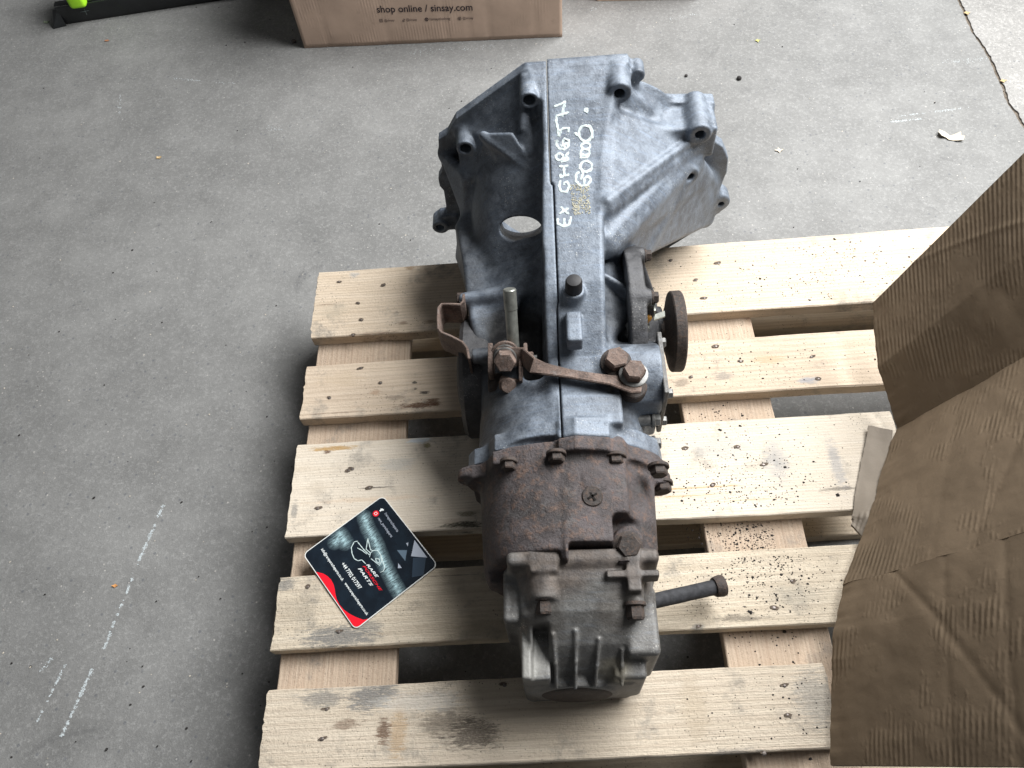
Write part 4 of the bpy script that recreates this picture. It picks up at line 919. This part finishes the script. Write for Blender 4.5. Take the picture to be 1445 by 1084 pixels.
def m_print():
    n = NT('glossy_card_print'); c = n.tc.outputs['Object']
    x = n.n('SeparateXYZ', {0: c}); X, Y = x.outputs[0], x.outputs[1]
    def gl(pts, wid):
        best = None
        for (ax, ay), (bx, by) in zip(pts, pts[1:]):
            dx, dy = bx - ax, by - ay; l2 = dx * dx + dy * dy
            px_ = n.math('SUBTRACT', X, ax); py_ = n.math('SUBTRACT', Y, ay)
            t = n.math('DIVIDE', n.math('ADD', n.math('MULTIPLY', px_, dx), n.math('MULTIPLY', py_, dy)), l2, True)
            qx = n.math('SUBTRACT', px_, n.math('MULTIPLY', t, dx)); qy = n.math('SUBTRACT', py_, n.math('MULTIPLY', t, dy))
            d = n.math('SQRT', n.math('ADD', n.math('MULTIPLY', qx, qx), n.math('MULTIPLY', qy, qy)))
            best = d if best is None else n.math('MINIMUM', best, d)
        return n.ramp(n.math('DIVIDE', best, wid), (0, 1), (.45, .32), (1, 0))
    m = lambda l: [tuple(kz(*p))[:2] for p in l]
    g = n.math('ADD', gl(m([(490, 235), (515, 310), (575, 420), (620, 540), (680, 660), (745, 775)]), .0115), n.math('MULTIPLY', gl(m([(300, 400), (330, 350), (365, 405)]), .0125), .9), True)
    st = n.noise(n.n('Mapping', {'Vector': c, 'Rotation': (0, 0, .75), 'Scale': (700, 95, 1)}).outputs[0], 1.0, 3, .6, 1.5)
    f = n.math('MULTIPLY', g, n.ramp(st, (.36, .12), (.66, 1)))
    col = n.mix(n.ramp(n.noise(c, 40, 4, .6), (.4, 0), (.7, 1)), (.006, .010, .016), (.010, .018, .028))
    col = n.mix(f, col, (.55, .80, .86))
    return n.out(col, .22, None, 0, .5)
kr = .0011
prism('print', rounded(W_ - 2 * kr, H_ - 2 * kr, .0066, kr, kr), -.0004, .0002, m_print(), card)
KW = plain('white_print', (.75, .80, .80), .4, 0, .4, .03, 80, 0); KR = plain('red_print', (.72, .008, .022), .35, 0, .4, .05, 80, 0)
KG = plain('grey_print', (.36, .40, .47), .4, 0, .4, .03, 80, 0); KB = plain('slate_print', (.10, .15, .20), .4, 0, .4, .03, 80, 0); KD = plain('dark_slate_print', (.018, .035, .058), .4, 0, .4, .03, 80, 0)
UP = (0, 0, 1)
sw_ = [kz(*p) for p in ((165, 603), (190, 604), (218, 611), (246, 628), (270, 652), (286, 682), (294, 712), (298, 744), (308, 782), (326, 818), (354, 850), (392, 878), (440, 902), (486, 918), (528, 927))]
prism('red_swoosh', [(min(max(kr, p.x), W_ - kr), max(kr, p.y)) for p in sw_] + [(W_ - kr, max(sw_[-1].y - .002, kr + .007))] + [(W_ - kr - .0066 + .0066 * math.cos(t), kr + .0066 + .0066 * math.sin(t)) for t in np.linspace(0, -math.pi / 2, 7)] + [(sw_[0].x, kr)], .0001, .0004, KR, card)
for tri_, m in ((((815, 505), (902, 500), (898, 640), (808, 635)), KD), (((825, 388), (910, 505), (802, 495)), KG), (((708, 455), (775, 455), (763, 527)), KB), (((768, 409), (784, 404), (780, 430)), KG), (((716, 541), (741, 574), (714, 575)), KG)):
    prism('print_shape', [(min(kz(*p).x, W_ - kr * 1.3), min(kz(*p).y, H_ - kr * 1.3)) for p in tri_], .0001, .00035 + (.00005 if m is not KD else 0), m, card)
for t_, a_, b_, m, hk, sh, bo in (('info@rareporscheparts.co.uk', (203, 452), (343, 662), KW, 1.1, 0, .01), ('www.rareporscheparts.co.uk', (358, 678), (506, 890), KW, 1.1, 0, .01), ('+44 7702 017597', (337, 548), (455, 718), KW, 1.15, 0, .01),
                              ('RARE', (503, 553), (574, 643), KW, .50, .35, .015), ('PORSCHE', (479, 562), (598, 732), KR, .46, .35, .015), ('PARTS', (449, 578), (536, 700), KW, .48, .35, .015),
                              ('f', (590, 188), (604, 204), KW, .55, 0, .06), ('/rareporscheparts', (624, 212), (708, 336), KG, 1.1, 0, .01), ('rare_porscheparts', (580, 246), (668, 372), KG, 1.1, 0, .01)):
    text_on('lettering', t_, kz(*a_), kz(*b_), UP, m, card, hk, sh, bo, .0005)
c = kz(568, 212); prism('round_icon', [(c.x + .0044 * math.cos(t), c.y + .0044 * math.sin(t)) for t in np.linspace(0, 6.283, 25)[:-1]], .0001, .0005, KR, card)
for r, m, z in ((.0021, KW, .0007), (.0014, KR, .0008)): prism('round_icon', rounded(2 * r, 2 * r, r * .4, c.x - r, c.y - r, 3), .0003, z, m, card)
car = [[(447, 395), (424, 400), (404, 438), (410, 480), (424, 512), (448, 526), (474, 520), (500, 546)], [(446, 400), (486, 450), (530, 492)], [(514, 377), (503, 450), (532, 474)], [(514, 377), (532, 452), (545, 458)], [(444, 440), (480, 460), (508, 482)],
       [(526, 502), (530, 476), (548, 458), (578, 456), (600, 488), (606, 528), (592, 556), (564, 534), (536, 512)], [(566, 508), (592, 516), (592, 544), (570, 530), (566, 510)], [(602, 488), (616, 536), (627, 572), (618, 594), (598, 603)]]
link('car_outline', ribbon_mesh('car_outline', [[Vector((p.x, p.y, .0003)) for p in resample([kz(*q) for q in s], .002)] for s in car], .0011, .00025, UP), plain('pale_line_print', (.55, .66, .66), .4, 0, .4, .05, 80, 0), card)

# ================================================================== BOXES AND TRAY at the back
bl = Vector(at(430, 68.5, FL)); br = Vector(at(793.5, 52.5, FL)); fx = (br - bl); WB = fx.length; fx.normalize(); fy = Vector((-fx.y, fx.x, 0)); HB = .36; DB = .34
box = empty('cardboard_box', (bl + br) / 2 + fy * DB / 2, math.atan2(fx.y, fx.x), label='brown shipping box with shop online printing standing behind the gearbox', cat='box', group='cardboard boxes at the back')
def boxside(name, c0, ax, w, h, nrm, mat, parent, seed):
    """corrugated wall as a sheet with slight dents"""
    c0 = Vector(c0); ax = Vector(ax)
    return sheet(name, [c0, c0 + Vector((0, 0, h * .5)), c0 + Vector((0, 0, h))], [c0 + ax * w, c0 + ax * w + Vector((0, 0, h * .5)), c0 + ax * w + Vector((0, 0, h))], 60, 30, parent, mat, thick=.005, seed=seed, amp=.0009)
hw, hd = WB / 2, DB / 2
def wall(p0, p1, seed, name='side_panel'):
    p0 = Vector(p0); p1 = Vector(p1); d = (p1 - p0).normalized(); n = Vector((d.y, -d.x, 0)); b = bmesh.new(); nu, nv = 80, 34; g = []
    L = (p1 - p0).length
    creases = [.10, .335, .565, .655, .725, .90]
    for j in range(nv + 1):
        for i in range(nu + 1):
            s = i / nu; z = HB * j / nv; dd = .0009 * float(fbm(s * 9 + seed, z * 20)) * min(1, s * 12, (1 - s) * 12)
            for c_ in creases: dd -= .0011 * math.exp(-((s - c_ + .02 * (z / HB)) / .006) ** 2)
            g.append(b.verts.new(p0 + d * (s * L) + n * dd + Vector((0, 0, z))))
    for j in range(nv):
        for i in range(nu): b.faces.new([g[a] for a in (j * (nu + 1) + i, j * (nu + 1) + i + 1, (j + 1) * (nu + 1) + i + 1, (j + 1) * (nu + 1) + i)])
    o = link(name, b, CARDB, box, True); md = o.modifiers.new('thickness', 'SOLIDIFY'); md.thickness = .005; md.offset = -1
    uv = o.data.uv_layers.new(name='UVMap')
    for lp in o.data.loops:
        v = o.data.vertices[lp.vertex_index].co; uv.data[lp.index].uv = ((v - p0).dot(d), v.z)
    return o
fp_ = wall((-hw, -hd, .001), (hw, -hd, .001), 3, 'front_panel'); wall((hw, -hd + .006, .001), (hw, hd - .006, .001), 8); wall((-hw, hd - .006, .001), (-hw, -hd + .006, .001), 12); wall((hw, hd, .001), (-hw, hd, .001), 17)
prism('base', [(-hw + .006, -hd + .006), (hw - .006, -hd + .006), (hw - .006, hd - .006), (-hw + .006, hd - .006)], .0015, .006, CARDB, box)
for x, sgn in ((-hw + .0005, -1), (hw - .0005, 1)):
    b = bmesh.new(); obox(b, (x, 0, HB), (.0025, 0, 0), (0, hd - .01, 0), (0, 0, .004)); link('flap_edge', b, CARDB, box)
top1 = prism('top_flap', [(-hw + .004, -hd + .004), (hw - .004, -hd + .004), (hw - .004, -.001), (-hw + .004, -.001)], HB - .004, HB + .0005, CARDB, box); prism('top_flap', [(-hw + .004, .001), (hw - .004, .001), (hw - .004, hd - .004), (-hw + .004, hd - .004)], HB - .004, HB + .0005, CARDB, box)
BMI = (Matrix.Translation(box.location) @ Matrix.Rotation(box.rotation_euler.z, 4, 'Z')).inverted()
def onbox(u, v):
    d = Vector(ray(u, v)); o = Vector(CT); t = (bl - o).dot(fy) / d.dot(fy); return BMI @ (o + d * t)
FN = (0, -1, 0)
for t_, a_, b_, hk, bo in (('shop online / sinsay.com', (532.5, 17.5), (667, 14.5), 1.05, .008), ('@sinsay', (542.5, 30.3), (557, 29.8), 1.1, 0), ('@sinsay', (573.5, 29.2), (588.5, 28.8), 1.1, 0), ('/sinsayclothing', (606, 28.6), (635.5, 27.6), 1.1, 0), ('@sinsay', (653, 27.0), (668, 26.6), 1.1, 0)):
    text_on('printed_lettering', t_, onbox(*a_), onbox(*b_), FN, INK, box, hk, 0, bo, .0012)
def icon(u, v, r, holes):
    p = onbox(u, v); b = bmesh.new(); y = p.y - .0011
    def ring(r0, r1, cx=0, cz=0, sq=False, n=24):
        A = []; B_ = []
        for i in range(n):
            t = 2 * math.pi * i / n; c_, s_ = math.cos(t), math.sin(t)
            if sq: m_ = (abs(c_) ** 5 + abs(s_) ** 5) ** .2; c_, s_ = c_ / m_, s_ / m_
            A.append(b.verts.new((p.x + cx + r1 * c_, y, p.z + cz + r1 * s_)));
            if r0: B_.append(b.verts.new((p.x + cx + r0 * c_, y, p.z + cz + r0 * s_)))
        if r0:
            for i in range(n): b.faces.new((A[i], A[(i + 1) % n], B_[(i + 1) % n], B_[i]))
        else: b.faces.new(A)
    holes(ring, r, p, b, y); link('printed_icon', b, INK, box)
def rect(b, p, y, x0, x1, z0, z1): b.faces.new([b.verts.new((p.x + x, y, p.z + z)) for x, z in ((x0, z0), (x1, z0), (x1, z1), (x0, z1))])
icon(537.8, 29, .0042, lambda R_, r, p, b, y: (R_(r * .78, r, sq=True), R_(r * .32, r * .52), R_(0, r * .12, r * .5, r * .5, n=8)))
icon(569.8, 28.3, .004, lambda R_, r, p, b, y: (R_(r * .35, r * .62, -r * .25, -r * .45), rect(b, p, y - .0001, r * .12, r * .4, -r * .5, r), rect(b, p, y, r * .4, r * .85, r * .35, r * .62)))
icon(602, 27.2, .0046, lambda R_, r, p, b, y: (R_(r * .62, r), rect(b, p, y, -.1 * r, .18 * r, -.9 * r, .5 * r), rect(b, p, y - .0001, -.35 * r, .4 * r, 0, .22 * r)))
icon(648.5, 26, .0044, lambda R_, r, p, b, y: (R_(r * .8, r), R_(r * .28, r * .5, 0, r * .1), rect(b, p, y, -.25 * r, -.02 * r, -.7 * r, .1 * r)))
# second box, of which only the foot shows
b0 = Vector(at(843, 2.0, FL)); b1 = Vector(at(936, 0.5, FL)); d = (b1 - b0); d.z = 0; wl = d.length; d.normalize()
bx2 = empty('cardboard_box', b0, math.atan2(d.y, d.x), label='second brown box behind, just its bottom edge showing at the top', cat='box', group='cardboard boxes at the back')
prism('front_panel', [(0, 0), (wl * 1.5, 0), (wl * 1.5, .005), (0, .005)], .001, .22, CARDB, bx2); prism('side_panel', [(0, .0055), (.005, .0055), (.005, .3), (0, .3)], .001, .22, CARDB, bx2); prism('side_panel', [(wl * 1.5 - .005, .0055), (wl * 1.5, .0055), (wl * 1.5, .3), (wl * 1.5 - .005, .3)], .001, .22, CARDB, bx2)
prism('back_panel', [(0, .3005), (wl * 1.5, .3005), (wl * 1.5, .3055), (0, .3055)], .001, .22, CARDB, bx2); prism('top_flap', [(.006, .006), (wl * 1.5 - .006, .006), (wl * 1.5 - .006, .299), (.006, .299)], .214, .2195, CARDB, bx2)
# black tray with a lime-green case in it
t0 = Vector(at(92, 37, FL)); t1 = Vector(at(330, 0, FL)); d = t1 - t0; d.z = 0; d.normalize(); tr = empty('plastic_tray', t0, math.atan2(d.y, d.x), label='black plastic tray with a broken corner on the floor behind, left', cat='tray')
LT = .62
b = bmesh.new(); obox(b, (LT / 2, .004, .026), (LT / 2, 0, 0), (0, .002, 0), (0, -.004, .025)); bevel(b, .0012, 2); autosmooth(link('front_lip', b, PLAST, tr), 35)
b = bmesh.new(); obox(b, (LT / 2, .012, .0535), (LT / 2, 0, 0), (0, .009, 0), (0, 0, .0022)); bevel(b, .0012, 2); autosmooth(link('rim', b, PLAST, tr), 35)
b = bmesh.new(); obox(b, (LT / 2, .17, .003), (LT / 2, 0, 0), (0, .16, 0), (0, 0, .002)); link('base', b, PLAST, tr)
b = bmesh.new(); obox(b, (LT, .17, .028), (.002, 0, 0), (0, .16, 0), (0, 0, .0245)); link('end_lip', b, PLAST, tr); b = bmesh.new(); obox(b, (LT / 2, .333, .028), (LT / 2, 0, 0), (0, .002, 0), (0, 0, .0245)); link('back_lip', b, PLAST, tr)
me = bpy.data.meshes.new('corner'); me.from_pydata([(-.030, -.006, 0), (.004, .0, 0), (.004, .002, .046), (-.012, .012, .040), (-.034, .016, .012), (-.02, .02, .001)], [], [(0, 1, 2), (0, 2, 3), (0, 3, 4), (0, 4, 5), (3, 2, 5), (3, 5, 4), (2, 1, 5), (1, 0, 5)]); link('corner', me, PLAST, tr)
me = ribbon_mesh('scratch', [[Vector((.056, .0000, .030)), Vector((.066, -.0004, .030)), Vector((.078, -.0004, .031))], [Vector((.068, -.0012, .021)), Vector((.069, .0002, .036))]], .0016, .0004, (0, -1, .1)); link('scratch', me, plain('scratched_plastic', (.09, .11, .11), .7, 0, .2, .2, 60, 0), tr)
g0 = at(103, 3, FL + .072); lc = empty('lime_case', (g0[0], g0[1], FL + .006), math.atan2(d.y, d.x) - .03, label='lime green plastic case standing behind the rim of the black tray', cat='case')
b = bmesh.new(); obox(b, (0, .070, .085), (.021, 0, 0), (0, .06, 0), (0, 0, .045)); bevel(b, .009, 4); autosmooth(link('shell', b, LIME, lc), 40)
b = bmesh.new(); obox(b, (.004, .095, .020), (.014, 0, 0), (0, .03, 0), (0, 0, .0205)); bevel(b, .003, 2); autosmooth(link('base', b, PLAST, lc), 40)
b = bmesh.new(); obox(b, (0, .06, .134), (.010, 0, 0), (0, .035, 0), (0, 0, .005)); bevel(b, .003, 2); autosmooth(link('handle', b, PLAST, lc), 40)

# ================================================================== LEAVES, STONES, SCUFFS, DIRT
def leaf(name, u, v, poly, size, mat, label, cat, curl=.2, rz=0.0):
    p = Vector(at(u, v, FL)); b = bmesh.new(); top = []; n = len(poly)
    xs = [q[0] for q in poly]; ys_ = [q[1] for q in poly]
    cz = lambda x, y: size * curl * (abs(x) ** 1.5 + .35 * float(vn(x * 3 + u, y * 3)))
    ring0 = [(x, y) for x, y in poly]; rings = [ring0, [(x * .6, y * .6) for x, y in poly], [(x * .2, y * .2) for x, y in poly]]
    for lvl in (0, 1):
        vs = [[b.verts.new((x * size, y * size, .0016 + max(0, cz(x, y)) - lvl * .0006)) for x, y in r] for r in rings]
        for a, c in zip(vs, vs[1:]):
            for i in range(n): b.faces.new((a[i], a[(i + 1) % n], c[(i + 1) % n], c[i]))
        b.faces.new(vs[-1]); top.append(vs[0])
    for i in range(n): b.faces.new((top[0][i], top[0][(i + 1) % n], top[1][(i + 1) % n], top[1][i]))
    bmesh.ops.recalc_face_normals(b, faces=b.faces); o = link(name, b, mat); autosmooth(o, 50); o.location = p; o.rotation_euler = (0, 0, rz); return prop(o, label, cat, 'small leaves on the concrete' if name == 'small_leaf' else None)
DRY = plain('dry_leaf', (.56, .50, .40), .7, 0, .3, .25, 90, .5); YEL = plain('yellow_leaf', (.45, .44, .16), .6, 0, .3, .2, 90, .3); TAN = plain('tan_leaf', (.45, .33, .18), .7, 0, .3, .25, 90, .4)
leaf('dry_leaf', 1341, 194, [(-1, .35), (-.75, .75), (-.3, .55), (.0, .15), (.35, .2), (.85, .3), (.8, -.05), (1, -.25), (.75, -.65), (.3, -.6), (.05, -.45), (-.3, -.35), (-.45, -.1), (-.85, -.05)], .025, DRY, 'pale curled dry leaf on the concrete at the upper right', 'leaf', .28)
def star(k, r, sq=1, seed=0):
    rr = random.Random(seed); return [((1 if i % 2 == 0 else r) * rr.uniform(.8, 1.1) * math.cos(math.pi * i / k), sq * (1 if i % 2 == 0 else r) * rr.uniform(.8, 1.1) * math.sin(math.pi * i / k)) for i in range(2 * k)]
leaf('small_leaf', 1069, 58, star(4, .42, 1, 3), .008, YEL, 'tiny yellow-green star-shaped leaf on the concrete behind the gearbox', 'leaf', .2)
leaf('small_leaf', 1099, 213, star(4, .45, .9, 5), .0095, DRY, 'tiny pale tan star-shaped leaf right of the bell housing', 'leaf', .25)
leaf('small_leaf', 225, 223, star(5, .6, .7, 8), .008, TAN, 'small crumpled tan leaf on the floor left of the gearbox', 'leaf', .3)
leaf('small_leaf', 151, 58, star(5, .7, .6, 9), .0075, plain('rusty_leaf', (.36, .17, .09), .8, 0, .2, .2, 90, .3), 'small reddish brown leaf just below the black tray', 'leaf', .1)
leaf('small_leaf', 163, 827, star(4, .6, .6, 12), .0055, plain('orange_leaf', (.55, .27, .10), .7, 0, .2, .2, 90, .3), 'small orange leaf scrap beside the white scuff line on the floor', 'leaf', .2)
leaf('small_leaf', 66, 32, star(5, .55, .6, 14), .011, plain('dusty_green_leaf', (.20, .24, .17), .7, 0, .2, .2, 90, .3), 'dusty green leaf by the broken corner of the black tray', 'leaf', .3)
leaf('small_leaf', 1364, 19, star(4, .5, .9, 18), .009, TAN, 'small orange-tan leaf in the crack, nearer the top of the photo', 'leaf', .2)
leaf('small_leaf', 1415, 115, star(4, .5, .9, 20), .008, TAN, 'small orange-tan leaf in the crack, further down the slab edge', 'leaf', .2)
def pebble(u, v, r, mat, label):
    b = bmesh.new(); bmesh.ops.create_icosphere(b, subdivisions=2, radius=r)
    for w in b.verts: w.co *= 1 + .25 * float(vn(w.co.x / r * 1.7 + u, w.co.y / r * 1.7 + w.co.z / r)); w.co.z *= .75
    o = link('pebble', b, mat, None, True); o.location = Vector(at(u, v, FL)) + Vector((0, 0, r * .6)); prop(o, label, 'pebble', 'pebbles on the concrete')
BLK = plain('black_grit', (.03, .028, .027), .8, 0, .3, .3, 200, .4)
pebble(1043, 112, .0058, BLK, 'black pebble on the concrete right of the starter pad'); pebble(968, 108, .0036, BLK, 'smaller dark pebble close to the bell housing'); pebble(415, 60, .006, plain('brown_grit', (.10, .09, .085), .8, 0, .3, .3, 200, .4), 'grey-brown pebble beside the left foot of the shipping box')
# chalky scuff lines
sc_ = []
def scuff(a, b_, n, spread, gaps=()):
    a = np.array(a, float); b_ = np.array(b_, float)
    for _ in range(n):
        t = random.random()
        if any(g0_ < t < g1_ for g0_, g1_ in gaps) or vn(t * 26, a[0]) + .6 * vn(t * 90, a[1]) < -.25: continue
        q = a + (b_ - a) * t + np.array([random.gauss(0, spread), random.gauss(0, spread * .6)]); p = at(q[0], q[1], FL); sc_.append(Vector((p[0], p[1], FL)))
scuff((230, 713), (189, 808), 620, 1.1); scuff((187, 815), (144, 922), 560, 1.0, ((.22, .3), (.5, .54))); scuff((130, 944), (85, 1044), 620, 1.2, ((.4, .44),)); scuff((92, 938), (50, 1024), 260, .9, ((.6, .75),)); scuff((74, 928), (58, 946), 60, 1.5)
scuff((1268, 164), (1366, 152), 230, 1.1); scuff((1258, 172), (1300, 168), 190, .9); scuff((1330, 88), (1392, 83), 90, 2.2); scuff((240, 110), (330, 118), 120, 1.4, ((.5, .7),)); scuff((170, 132), (168, 160), 60, 1.2); scuff((372, 180), (402, 184), 70, 3)
scuff((575, 74), (700, 66), 130, 3.5); scuff((836, 13), (856, 6), 40, 2); scuff((940, 28), (985, 20), 30, 3)
prop(flakes('paint_scuffs', sc_, (0, 0, 1), .0005, .0015, .0002, SCUFF), 'chalky white scuff marks drawn across the concrete floor', 'scuff marks', kind='stuff')
lit = []
for _ in range(420):
    u, v = random.uniform(0, 1445), random.uniform(0, 1084); p = at(u, v, FL); lit.append(Vector((p[0], p[1], FL)))
prop(flakes('floor_litter', lit[:230], (0, 0, 1), .0006, .0022, .0006, plain('pale_litter', (.55, .50, .42), .8, 0, .2, .3, 40, .2)), 'pale chips and plant bits scattered over the concrete', 'litter', kind='stuff')
prop(flakes('floor_grit', lit[230:], (0, 0, 1), .0008, .0030, .0012, BLK), 'dark grit scattered over the concrete', 'grit', kind='stuff')
# dark crumbs on the pallet's right side
cr = []
def deck(x, y):
    for B_ in boards:
        l = Vector(pallet.location) + B_.location; xs = [q[0] for q in B_.bound_box]; yb_ = [q[1] for q in B_.bound_box]
        if l.x + min(xs) < x < l.x + max(xs) and l.y + min(yb_) + .012 < y < l.y + max(yb_) - .012: return 0.0004
    if .53 < x < .665 and -.79 < y < -.01: return -.0218
    return None
def crumb(u, v, su, sv, n):
    k = 0
    while k < n:
        q = at(random.gauss(u, su), random.gauss(v, sv), 0); k += 1
        z = deck(q[0], q[1])
        if z is not None and q[0] > .50: cr.append(Vector((q[0], q[1], z)))
crumb(1075, 770, 38, 20, 700); crumb(1060, 690, 55, 45, 800); crumb(1090, 830, 60, 35, 500); crumb(1180, 390, 110, 35, 800); crumb(1080, 520, 80, 40, 260); crumb(1040, 580, 50, 30, 120); crumb(1100, 980, 50, 40, 120); crumb(1060, 740, 90, 130, 200)
def crumbs(name, pts, label):
    V = []; Fc = []
    for p in pts:
        s = (abs(random.gauss(0, .00055)) + .00035) * (2.2 if random.random() < .025 else 1); base = len(V); a = random.random() * 6
        for i in range(5):
            t = a + 6.283 * i / 5; rr = s * random.uniform(.6, 1.2); V.append((p.x + math.cos(t) * rr * 1.2, p.y + math.sin(t) * rr, p.z - .0004))
        V.append((p.x, p.y, p.z + s * .7))
        for i in range(5): Fc.append((base + i, base + (i + 1) % 5, base + 5))
    me = bpy.data.meshes.new(name); me.from_pydata(V, [], Fc); me.update(); return prop(link(name, me, BLK), label, 'dirt', kind='stuff')
crumbs('dirt_crumbs', cr, 'black dirt crumbs strewn over the right-hand pallet boards')
